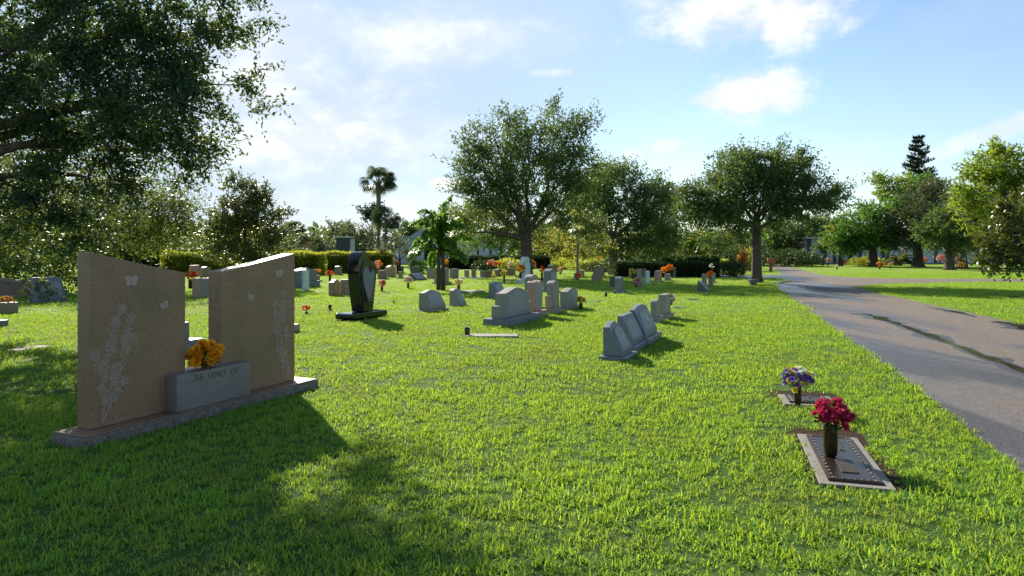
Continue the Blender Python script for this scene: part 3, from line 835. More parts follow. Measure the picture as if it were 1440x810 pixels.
GF = 'small headstones in the far rows'
far = [
 ('brownish headstone just right of the black heart with coral flowers', (531, 544, 380, 393), 'flat', 'granite_brown', .06),
 ('rosy brown headstone peeking above the coral flowers by the black heart', (529, 541, 371, 382), 'oval', 'granite_pink', 0),
 ('wide rose brown headstone with gently arched top, second right of the black heart', (541, 557, 373, 390), 'serp', 'granite_pink', 0),
 ('small grey headstone with a white flower in front of the little bare stemmed tree', (560, 567, 382, 392), 'flat', 'granite_grey', .06),
 ('squat dark grey headstone behind the small one, below the little tree', (558, 568, 375, 384), 'oval', 'granite_dark', 0),
 ('dark headstone behind the long low ledger by the palm', (578, 591, 375, 387), 'flat', 'granite_dark', 0),
 ('leaning grey headstone left of the palm trunk', (600, 612, 373, 392), 'apex', 'granite_grey', 0),
 ('broad grey headstone with wide base directly behind the palm trunk', (611, 631, 377, 400), 'flat', 'granite_grey', .1),
 ('grey green headstone with orange cap flowers just right of the palm', (632, 645, 378, 392), 'flat', 'granite_grey', 0),
 ('narrow brown headstone, left of two on one pale slab', (653, 660, 380, 391), 'flat', 'granite_brown', 0),
 ('narrow brown headstone, right of two on one pale slab', (663, 670, 379, 391), 'flat', 'granite_brown', 0),
 ('low wide brown headstone with pink flowers behind its right end', (675, 693, 381, 391), 'flat', 'granite_brown', 0),
 ('brown headstone with a coral cap right of the low wide one', (695, 706, 378, 389.5), 'oval', 'granite_brown', 0),
 ('brown headstone with pale flowers on top, left of the white shouldered monument', (711, 725, 377, 388), 'flat', 'granite_brown', 0),
 ('dark low memorial with a flat top behind the tall blue grey headstone', (770, 785, 372, 382), 'oval', 'granite_dark', 0),
 ('small grey headstone with red flowers beside the thin pale tree trunk', (807, 812, 384, 393), 'oval', 'granite_grey', .05),
 ('pink brown headstone right of the red flowers at the pale trunk', (814, 822, 380, 391), 'oval', 'granite_pink', .05),
 ('sand coloured headstone on a chunky grey base', (834, 845, 379, 395), 'flat', 'granite_brown', .35),
 ('slim grey headstone behind the sand coloured one', (843, 850, 375, 389), 'oval', 'granite_grey', .06),
 ('large dark granite slab standing under the trees with orange flowers at its left', (844, 862, 364, 375), 'flat', 'granite_dark', 0),
 ('low headstone with a pale top edge under the dark slab', (855, 863, 379, 387), 'flat', 'granite_brown', 0),
 ('small brown headstone with a rust flower on top behind the blue peaked one', (864, 870, 380, 388), 'oval', 'granite_brown', 0),
 ('blue grey headstone with a peaked top standing in the tree shadow', (865, 877, 389, 413), 'apex', 'granite_blue', .12),
 ('dark headstone touching the left side of the blue peaked one', (857, 866, 389, 404), 'flat', 'granite_dark', 0),
 ('small brown headstone left of the olive shrub flowers', (884, 889, 378, 391), 'oval', 'granite_brown', 0),
 ('tall olive grey headstone with a brown cap beside the pink flowers', (895, 903, 378, 403), 'flat', 'granite_grey', .07),
 ('small brown headstone behind the white marker', (904, 908.5, 378, 391), 'flat', 'granite_brown', 0),
 ('narrow white topped grey marker at the edge of the tree shadow', (908, 914, 381, 399), 'oval', 'marble', .06),
 ('reddish brown headstone left of the orange flowers by the dark hedge', (920, 931, 381, 397), 'flat', 'granite_pink', .05),
 ('grey headstone half covered by the two orange bouquets', (934, 944, 385, 395), 'flat', 'granite_grey', .05),
 ('lone dark narrow headstone in front of the dark hedge', (946, 951, 376, 391), 'oval', 'granite_dark', .05),
 ('tall grey headstone with a flat brown cap in the small right cluster', (987, 994, 385, 405), 'flat', 'granite_grey', .05),
 ('brown headstone with orange flowers in the small right cluster', (996, 1003, 391, 403), 'flat', 'granite_brown', .05),
 ('rearmost headstone of the small right cluster below the white ball flower', (1000, 1006, 384, 398), 'flat', 'granite_grey', .05),
]
for lb, bxx, kd, mt_, bs in far:
    upright(lb, bxx, .22, kd, mt_, base=bs, bpad=.10, group=GF)
upright('tall pale blue shouldered monument on stepped base below the central oak', (731, 746, 361, 399), .3, 'shoulder', 'marble', ang=R(35), base=.22, bpad=.16, group=GF)
slant('nearest dark slant headstone of the small right cluster', (981, 996, 395, 411), .45, 'granite_dark', base=.05, topf=.15, kind='flat')
slant('long low dark ledger stone left of the palm', (575, 600, 385, 395), .5, 'granite_dark', base=.04, kind='flat', topf=.3, face='granite_dark')
# pale slab below the two narrow brown stones and other flush slabs
def flat_slab(label, quad_c, w, d, ang, mat, h=.03, name='flat_marker', cat='grave marker', group='flat grave markers in the lawn', soil=True):
    cx, cy = quad_c
    root = thing(name, label, cat, (cx, cy, 0), ang, group)
    MB().box(-w / 2, w / 2, -d / 2, d / 2, -.02, h).build('slab', M[mat], root, bevel=.004)
    excl(cx, cy, ang, w / 2 + .03, d / 2 + .03)
    return root
flat_slab('pale flat slab lying under the two narrow brown headstones', gp(660, 391), 1.9, .5, R(5), 'marble', .06)
flat_slab('pale flat slab in the grass behind the narrow slant headstone', gp(662, 410.5), .95, .9, ROW, 'granite_grey', .05)
flat_slab('pale flush grave slab with a dark vase at its left end, centre lawn', gp(692, 473.5), .95, .36, R(0), 'granite_grey', .035)
for i, (lb, q) in enumerate([('dark flush bronze marker, nearest on the lawn right of the road', (1368, 428)), ('small dark flush marker, middle one right of the road', (1396, 413)), ('tiny dark flush marker, farthest right of the road', (1425, 417)),
                             ('dark flush marker in the grass left of the big right oak shadow', (1048, 415.5)), ('dark flush marker with cut grass round it near the low serpentine headstone', (838, 424)),
                             ('dark flush marker right of the tall headstone with purple flowers', (975, 421)), ('dark flush marker behind the purple flowers', (955, 433)),
                             ('dark flush marker right of the black heart', (536, 425)), ('dark flush marker in the lawn left of the tan family monument', (40, 490))]):
    flat_slab(lb, gp(*q), .62, .32, ROW, 'marker_dark', .012)

# ------------------------------------------------------------------ flowers
def heads_np(centers, r, petals, layers, rg, up=None):
    """ruffled flower heads: many small petals fanned round each centre"""
    V, n = [], 0
    for c in centers:
        ax = unit(rg.normal(size=(1, 3)) * .5 + (up if up is not None else np.array([[0, -.5, .7]])))[0]
        a = unit(np.cross(ax, [0.3, 0.9, 0.2])[None])[0]; b = np.cross(ax, a)
        for L in range(layers):
            tilt = .15 + L * 1.25 / layers
            for k in range(petals):
                t = 2 * PI * (k + .5 * L) / petals + rg.normal() * .12
                rad = a * math.cos(t) + b * math.sin(t); tan = -a * math.sin(t) + b * math.cos(t)
                d = rad * math.cos(tilt) + ax * math.sin(tilt)
                l = r * (1 - .35 * L / layers) * rg.uniform(.85, 1.1); w = r * .28
                p0 = c + d * r * .06
                V += [p0, p0 + d * l * .6 - tan * w, p0 + d * l + ax * r * .08, p0 + d * l * .6 + tan * w]
    V = np.array(V); return V, np.arange(len(V)).reshape(-1, 4)

def leaves_np(P, D, L, W, rg):
    """diamond leaves at P pointing along D"""
    D = unit(D); n = len(P)
    S = unit(np.cross(D, rg.normal(size=(n, 3)) * .7 + np.array([0, 0, 1.0])))
    L = L[:, None] if isinstance(L, np.ndarray) else L
    W = W[:, None] if isinstance(W, np.ndarray) else W
    V = np.stack([P, P + D * L * .45 - S * W * .5, P + D * L, P + D * L * .45 + S * W * .5], 1).reshape(-1, 3)
    return V, np.arange(4 * n).reshape(-1, 4)

def vase_prof(r, h):
    return [(r * .6, 0), (r * .85, h * .04), (r * .95, h * .15), (r, h * .5), (r * .96, h * .85), (r * 1.05, h * .97), (r * 1.05, h), (r * .85, h), (r * .8, h * .8)]

FG = 'flower vases and bouquets on the graves'
def bouquet(label, x, y, z, head_mats, spread, nh, hr, vase=(.045, .2), mat_v='bronze', seed=0, near=False, group=FG, lean=(0, 0)):
    rg = np.random.default_rng(seed)
    root = thing('flower_vase' if vase else 'bouquet', label, 'flowers', (x, y, z), rg.uniform(0, 6), group)
    z0 = 0
    if vase:
        MB().lathe(vase_prof(*vase), sides=16 if near else 8).build('vase', M[mat_v], root, smooth=True)
        z0 = vase[1] * .95
    sx_, sz_ = spread
    d = unit(rg.normal(size=(nh, 3)) * np.array([1, 1, .8]) + np.array([0, 0, .25]))
    C = d * np.array([sx_, sx_, sz_]) * rg.uniform(.55, 1.0, (nh, 1)) + np.array([lean[0], lean[1], z0 + sz_ * .85])
    Nn = np.concatenate([np.linspace(0, len(C), len(head_mats) + 1).astype(int)])
    for i, hm_ in enumerate(head_mats):
        part = C[Nn[i]:Nn[i + 1]]
        if near:
            for c in part:
                V, Fq = heads_np(np.zeros((1, 3)), hr * rg.uniform(.8, 1.15), 11, 3, rg, up=unit((c - np.array([0, 0, z0]))[None] + np.array([[0, 0, .1]])))
                o = np_mesh('flower_head', V, Fq, M[hm_], root); o.location = tuple(c)
        else:
            V, Fq = heads_np(part, hr, 6, 2, rg)
            np_mesh('blossom', V, Fq, M[hm_], root)
    k = 160 if near else 26
    dd = unit(rg.normal(size=(k, 3)) + np.array([0, 0, .3]))
    P = dd * np.array([sx_, sx_, sz_]) * rg.uniform(.2, .85, (k, 1)) + np.array([lean[0] * .6, lean[1] * .6, z0 + sz_ * .7])
    V, Fq = leaves_np(P, dd + np.array([0, 0, .2]), rg.uniform(.6, 1.2, k) * (.055 if near else sx_ * .45), rg.uniform(.6, 1.2, k) * (.02 if near else sx_ * .2), rg)
    lf = np_mesh('leaves', V, Fq, M['stem'], root)
    sb = MB()
    for c in C[: (18 if near else 3)]:
        sb.tube([(0, 0, z0 - .02), tuple((c + np.array([0, 0, z0])) / 2 * .9 + np.array([0, 0, 0])), tuple(c)], [.003, .0025, .002], 4)
    sb.build('stems', M['stem'], root)
    return root

def on_block():
    # centre of the ledge between the slabs
    a, nrm = 1.13, -.03
    return (-3.515 + .418 * a - .909 * nrm, 5.69 + .909 * a + .418 * nrm)
ox, oy = on_block()
bouquet('orange chrysanthemums lying on the middle block of the tan family monument', ox, oy, .455, ['petal_orange'], (.15, .14), 60, .055, None, seed=3, near=True, group='near bouquets')

# flat bronze markers with vases, front right
def bronze_marker(label, corners, seed):
    A, B, Cc, D = [Vector(gp(*q)) for q in corners]     # far-left, far-right, near-right, near-left
    c = (A + B + Cc + D) / 4
    along = ((A - D) + (B - Cc)); along.normalize()
    ang = math.atan2(along.y, along.x)
    Lg = ((A - D).length + (B - Cc).length) / 2; Wd = ((A - B).length + (D - Cc).length) / 2
    root = thing('bronze_marker', label, 'grave marker', (c.x, c.y, 0), ang, 'bronze markers with vases')
    h = .022
    soil = MB(); r = random.Random(seed); k = 36
    soil.add([(.15 + (Lg / 2 + .18 + r.uniform(-.05, .05)) * math.copysign(abs(math.cos(t)) ** .35, math.cos(t)), (Wd / 2 + .07 + r.uniform(-.03, .06)) * math.copysign(abs(math.sin(t)) ** .35, math.sin(t)), .004) for t in [2 * PI * i / k for i in range(k)]], [tuple(range(k))])
    soil.build('soil_bed', M['dirt'], root)
    MB().box(-Lg / 2, Lg / 2, -Wd / 2, Wd / 2, -.02, h).build('granite_border', M['concrete'], root, bevel=.004)
    iw, id_ = Lg / 2 - .07, Wd / 2 - .06
    MB().box(-iw, iw, -id_, id_, h + .001, h + .014).build('bronze_plate', M['bronze'], root, bevel=.003)
    fr = MB()
    zt = h + .0145
    for (x0, x1, y0, y1) in ((-iw + .015, iw - .015, -id_ + .012, -id_ + .022), (-iw + .015, iw - .015, id_ - .022, id_ - .012), (-iw + .015, -iw + .025, -id_ + .024, id_ - .024), (iw - .025, iw - .015, -id_ + .024, id_ - .024)):
        fr.box(x0, x1, y0, y1, zt - .003, zt + .004)
    fr.build('raised_border', M['bronze_edge'], root)
    MB().box(-iw * .70, -iw * .18, -.055, .055, zt - .003, zt + .006).build('name_plate', M['bronze_edge'], root, bevel=.002)
    MB().box(iw * .28, iw * .74, -.06, -.02, zt - .003, zt + .005).build('name_plate', M['bronze_edge'], root, bevel=.002)
    # cast scroll work along the border
    sc = MB()
    for sgn in (-1, 1):
        for i in range(15):
            x = -iw * .92 + i * iw * 1.84 / 14
            yc = sgn * (id_ - .038)
            pts = [(x + .020 * math.cos(a) * (1 - a / 9), yc + .009 * math.sin(a) * (1 - a / 9), zt + .002) for a in np.linspace(0, 5.5, 9)]
            sc.tube(pts, [.0022] * 9, 4)
    for i in range(6):
        y = -id_ * .6 + i * id_ * 1.2 / 5
        pts = [(-iw + .040 + .008 * math.cos(a), y + .014 * math.sin(a), zt + .002) for a in np.linspace(0, 5.5, 9)]
        sc.tube(pts, [.0022] * 9, 4)
    sc.build('scroll_work', M['bronze_edge'], root)
    excl(c.x, c.y, ang, Lg / 2 - .005, Wd / 2 - .005)
    # bare soil where grass is thin
    return root, c, along, Lg, Wd
mk1 = bronze_marker('bronze plaque in a pale granite border, nearest marker holding the magenta flowers', ((1121, 613), (1205, 619), (1262, 696), (1153, 682)), 1)
mk2 = bronze_marker('flush plaque behind the nearest one, holding the purple flowers', ((1095, 557), (1165, 560), (1180, 574), (1103, 572)), 2)
vx, vy = gp(1168, 642, .03)
bouquet('dark bronze vase of magenta flowers standing on the nearest plaque', vx, vy, .037, ['petal_magenta'], (.135, .115), 78, .036, (.052, .23), seed=5, near=True, group='near bouquets', lean=(0, .02))
vx, vy = gp(1122, 570, .03)
bouquet('purple, white and yellow flowers in a slim bronze vase behind the magenta ones', vx, vy, .037, ['petal_purple', 'petal_purple', 'petal_white', 'petal_yellow'], (.15, .125), 60, .036, (.034, .17), seed=9, near=True, group='near bouquets')

FL = [
 ('orange and red flowers in the gap between the monument slabs', 268, 416, .25, ['petal_fire', 'petal_red'], (.28, .22), 40, .09, (.08, .3)),
 ('red flowers in the grass just right of the monument slab', 431, 441, 0, ['petal_red'], (.14, .11), 20, .06, (.04, .05)),
 ('dark red flower on the left brown headstone of the pair behind the black heart', 464, 410, 0, ['petal_red'], (.16, .13), 18, .08, (.05, .65)),
 ('orange flower on the small brown headstone right of the blue grey one', 449, 396, .35, ['petal_fire'], (.16, .14), 12, .08, (.05, .1)),
 ('pink flowers in a dark vase right of the black heart', 537, 410, 0, ['petal_pink', 'petal_red'], (.20, .17), 36, .08, (.05, .2)),
 ('pink and white flowers leaning right in a dark vase, second from the black heart', 574, 406, 0, ['petal_white', 'petal_pink'], (.24, .18), 40, .09, (.05, .25)),
 ('white and yellow flowers in a dark vase behind the narrow slant headstone', 645, 408, 0, ['petal_white', 'petal_yellow'], (.26, .17), 40, .09, (.06, .2)),
 ('pale yellow flower ball in a dark vase left of the white shouldered monument', 709, 398, 0, ['petal_yellow'], (.20, .14), 30, .09, (.05, .4)),
 ('rust and yellow flower ball in front of the white shouldered monument', 732, 399, .25, ['petal_rust', 'petal_orange'], (.27, .25), 40, .1, (.06, .3)),
 ('red flowers in a tall dark vase left of the tall blue grey headstone', 762, 396, 0, ['petal_red'], (.16, .25), 26, .09, (.06, .45)),
 ('yellow flowers in a dark pot at the end of the low serpentine headstone', 817, 435, 0, ['petal_yellow', 'petal_rust'], (.14, .12), 30, .07, (.05, .17)),
 ('purple and white flowers hanging on the side of the tall narrow headstone', 944, 443, .25, ['petal_white', 'petal_purple', 'petal_magenta'], (.10, .15), 30, .06, (.03, .05)),
 ('pink flowers in the tree shadow by the olive headstone', 895, 404, 0, ['petal_magenta', 'petal_pink'], (.22, .16), 26, .09, (.06, .1)),
 ('olive yellow flowers above the pink ones in the tree shadow', 890, 398, .2, ['petal_rust', 'petal_yellow'], (.26, .2), 26, .1, (.06, .2)),
 ('large orange bouquet, left of two by the dark hedge', 935, 394, .2, ['petal_fire', 'petal_orange'], (.26, .22), 34, .1, (.06, .2)),
 ('small orange bouquet, right and higher of two by the dark hedge', 942, 394, .35, ['petal_fire'], (.20, .2), 26, .1, (.06, .2)),
 ('red and orange flowers at the foot of the pale thin trunk', 812, 394, 0, ['petal_fire', 'petal_red'], (.2, .2), 22, .1, (.06, .12)),
 ('coral flowers at the brownish headstone right of the black heart', 531, 391, .35, ['petal_fire', 'petal_pink'], (.3, .3), 26, .12, (.06, .2)),
 ('pink flowers behind the low wide brown headstone', 691, 388, .35, ['petal_pink', 'petal_red'], (.35, .25), 26, .12, (.06, .3)),
 ('coral flowers right of the low wide brown headstone', 702, 388, .6, ['petal_fire'], (.22, .12), 16, .1, (.05, .1)),
 ('pale pink flowers above the brown headstone left of the white monument', 718, 388, .5, ['petal_pink', 'petal_white'], (.25, .2), 18, .1, (.05, .1)),
 ('yellow white flowers low in the far row beside the low wide headstone', 694, 391, 0, ['petal_yellow'], (.15, .12), 12, .08, (.05, .1)),
 ('red orange flower on a stalk in front of the little tree', 559, 384, 0, ['petal_fire'], (.3, .2), 18, .12, (.08, .55)),
 ('coral flower on a stalk right of the little tree', 579, 384, 0, ['petal_pink'], (.22, .18), 14, .12, (.08, .5)),
 ('red flower seen through the palm fronds', 612, 386, .55, ['petal_red'], (.2, .2), 14, .12, (.06, .3)),
 ('yellow orange flower right of the palm trunk', 627, 388, .5, ['petal_orange'], (.2, .16), 14, .12, (.06, .25)),
 ('orange flowers at the left end of the dark slab under the trees', 843, 376, .1, ['petal_orange'], (.35, .3), 18, .15, (.1, .6)),
 ('dark red flower above the small brown headstone behind the blue peaked one', 866, 383, .3, ['petal_red'], (.3, .15), 14, .12, (.05, .2)),
 ('orange flowers in the small right cluster of headstones', 999, 402, .3, ['petal_fire'], (.2, .14), 16, .1, (.05, .12)),
 ('white ball of flowers on top of the small right cluster', 1001, 398, .55, ['petal_white'], (.13, .13), 12, .08, (.05, .2)),
 ('brownish flowers right of the dark low memorial in the centre', 788, 386, 0, ['petal_rust', 'petal_pink'], (.26, .22), 18, .12, (.08, .15)),
 ('rust flowers right of the white shouldered monument', 750, 385, .3, ['petal_rust'], (.25, .35), 18, .12, (.08, .15)),
 ('red and white flowers on the far right field, leftmost pair by the wall', 1164, 373.5, 0, ['petal_red', 'petal_white'], (.35, .3), 18, .18, (.08, .3)),
 ('orange flowers below the small dark trunked tree on the far right field', 1184, 374, 0, ['petal_fire'], (.55, .28), 24, .2, (.08, .3)),
 ('coral flowers beside the first large trunk on the far right field', 1214, 373, 0, ['petal_pink', 'petal_fire'], (.5, .3), 24, .2, (.08, .3)),
 ('orange and red flower ball alone on the open far right field', 1237, 378.5, 0, ['petal_fire', 'petal_rust'], (.36, .25), 24, .16, (.08, .25)),
 ('small yellow flowers right of the orange ball on the far right field', 1252, 377.5, 0, ['petal_orange'], (.22, .2), 14, .14, (.06, .2)),
 ('orange flowers in front of the wall between two trunks at far right', 1299, 372, .1, ['petal_fire'], (.45, .3), 20, .2, (.08, .2)),
 ('red flowers left of the dark trunk at far right', 1322, 372.5, .1, ['petal_red', 'petal_pink'], (.6, .5), 26, .2, (.08, .3)),
 ('orange flowers right of the dark trunk at far right', 1342, 372, .1, ['petal_fire'], (.4, .25), 18, .2, (.08, .3)),
 ('brown flowers at the forked trunk at far right', 1352, 379, .0, ['petal_rust'], (.4, .3), 18, .16, (.08, .2)),
 ('tiny white flower on the far field near the road bend', 1177, 379, .0, ['petal_white'], (.14, .14), 8, .1, (.06, .2)),
 ('rust flower low in front of the wide trunk on the far right field', 1229, 373, .0, ['petal_rust', 'petal_red'], (.4, .3), 16, .2, (.08, .2)),
]
for i, (lb, px, py, z, mats, sp, nh, hr, vs_) in enumerate(FL):
    x, y = gp(px, py)
    bouquet(lb, x, y, z, mats, (sp[0] * .82, sp[1] * .82), nh, hr * .8, vs_, seed=20 + i)
# bare vases on flush markers
for lb, px, py, h in [('empty dark vase on the pale flush slab in the centre lawn', 657, 473, .17), ('empty dark vase behind the monument, left of the black heart', 464, 437, .16),
                      ('empty dark vase on the flush marker right of the black heart', 554, 427, .08), ('empty dark vase standing in the tree shadow below the blue peaked headstone', 852, 417, .14),
                      ('empty dark vase in front of the white shouldered monument', 726, 391, .12)]:
    x, y = gp(px, py)
    v = thing('empty_vase', lb, 'vase', (x, y, 0), 0, 'empty bronze vases')
    MB().lathe([(.03, 0), (.045, .01), (.047, h * .5), (.05, h), (.04, h), (.036, h * .7)], sides=12).build('vase_body', M['bronze'], v, smooth=True)
    MB().lathe([(.07, .0), (.07, .012), (.03, .014)], sides=12).build('ring', M['bronze_edge'], v)
# dark planter at the left edge
px_, py_ = gp(8, 441)
pl = thing('planter', 'dark square planter with brown flowers at the left edge', 'planter', (px_, py_, 0), ROW)
MB().box(-.22, .22, -.14, .14, 0, .28).build('box', M['granite_brown'], pl, bevel=.01)
rg = np.random.default_rng(2)
V, Fq = heads_np(rg.uniform(-1, 1, (30, 3)) * np.array([.2, .13, .05]) + np.array([0, 0, .36]), .06, 6, 2, rg)
np_mesh('blossom', V, Fq, M['petal_rust'], pl)
# square dark urn by the right oak
x, y = gp(1059, 402)
ur = thing('stone_urn', 'small square dark urn on the grass in front of the right oak trunk', 'urn', (x, y, 0), 0)
MB().box(-.13, .13, -.13, .13, 0, .16).build('foot', M['granite_dark'], ur, bevel=.01)
MB().box(-.19, .19, -.19, .19, .162, .30).build('bowl', M['granite_dark'], ur, bevel=.02)
# vase at the right end of the blue grey stone on the left
x, y = gp(88, 423)
ur = thing('stone_vase', 'dark square vase at the right end of the blue grey headstone at left', 'vase', (x, y, 0), ROW)
MB().prism([(-.07, 0), (.07, 0), (.11, .36), (-.11, .36)], -.08, .08).build('vase_body', M['granite_dark'], ur, bevel=.008)
# reddish posts by the far road
x, y = gp(1084, 382)
sg = thing('post_box', 'reddish brown box on a post beside the far road', 'post', (x, y, 0), 0)
MB().box(-.09, .09, -.09, .09, 0, .6).build('post', M['wood_red'], sg)
MB().box(-.28, .28, -.2, .2, .602, 1.0).build('box', M['wood_red'], sg, bevel=.02)

# ------------------------------------------------------------------ buildings
def building_right():
    Y = 81.0
    X = lambda px: (px - 720) / F * Y
    b = thing('mausoleum', 'long pale mausoleum wall with dark joints behind the right hand trees', 'building', (X(1260), Y, 0))
    x0 = X(1136) - X(1260); x1 = X(1500) - X(1260)
    MB().box(x0, x0 + 2.3, 0, 5, 0, 2.95).build('end_bay', M['wall_pale'], b)
    MB().box(x0 + 2.32, x1, .6, 6, 0, 2.6).build('wall', M['wall_pale'], b)
    MB().box(x0 - .3, x0 + 2.6, -.5, 5.4, 2.955, 3.15).build('roof', M['roof_grey'], b)
    MB().box(x0 + 2.62, x1 + .2, .3, 6.2, 2.605, 2.75).build('roof', M['roof_grey'], b)
    for px in (1137, 1158.5):
        x = X(px) - X(1260)
        MB().box(x - .18, x + .18, -.35, -.003, 0, 2.95).build('pillar', M['wall_joint'], b)
    for px in (1177, 1199, 1213, 1246, 1252, 1290, 1320, 1345, 1379, 1410, 1440, 1470):
        x = X(px) - X(1260)
        MB().box(x - .14, x + .14, .45, .597, 0, 2.6).build('pillar', M['wall_joint'], b)
    MB().box(x0 - .4, x1, -.9, -.36, 0, .12).build('plinth', M['concrete'], b)
building_right()
def building_left():
    Y = 80.0
    X = lambda px: (px - 720) / F * Y
    xc = X(600)
    b = thing('mausoleum', 'long pale blue mausoleum wall behind the palms at left centre', 'building', (xc, Y, 0))
    x0 = X(536) - xc; x1 = X(712) - xc
    MB().box(x0, X(596) - xc, 0, 6, 0, 3.05).build('wall', M['wall_pale'], b)
    MB().box(X(596) - xc + .01, X(608) - xc, 1.2, 6, 0, 3.05).build('recess', M['wall_joint'], b)
    MB().box(X(608) - xc + .01, x1, 0, 6, 0, 3.05).build('wall', M['wall_pale'], b)
    MB().box(x0 - .4, x1 + .4, -.5, 6.4, 3.055, 3.22).build('roof', M['roof_grey'], b)
    MB().prism([(X(575) - xc, 3.225), (X(610) - xc, 3.225), (X(604) - xc, 4.0), (X(596) - xc, 4.3)], .5, 5).build('roof_gable', M['roof_grey'], b)
    for px in (552, 630, 641, 655, 672, 690):
        x = X(px) - xc
        MB().box(x - .1, x + .1, -.08, -.003, 0, 3.04).build('pillar', M['wall_joint'] if px not in (655,) else M['marble'], b)
    Y2 = 74.0
    X2 = lambda px: (px - 720) / F * Y2
    k = thing('mausoleum_wing', 'dark faced flat roofed block left of the tall palm', 'building', (X2(482), Y2, 0))
    w = (X2(492) - X2(473)) / 2
    MB().box(-w, w, 0, 1.0, 0, 2.95).build('dark_front', M['wall_joint'], k)
    MB().box(w + .01, w + .35, .2, 1.0, 0, 2.85).build('wall', M['wall_pale'], k)
    MB().box(-w - .15, w + .3, -.3, 1.2, 2.955, 3.12).build('roof', M['roof_grey'], k)
building_left()
x, y = (450 - 720) / F * 120, 120
hs = thing('distant_house', 'low red tiled roof showing above the far shrubs at left', 'house', (x, y, 0))
MB().box(-4, 4, 0, 6, 0, 1.9).build('wall', M['wall_pale'], hs)
MB().prism([(-4.6, 1.905), (4.6, 1.905), (2.5, 3.2), (-2.5, 3.2)], -.5, 6.5).build('roof', M['roof_tile'], hs)

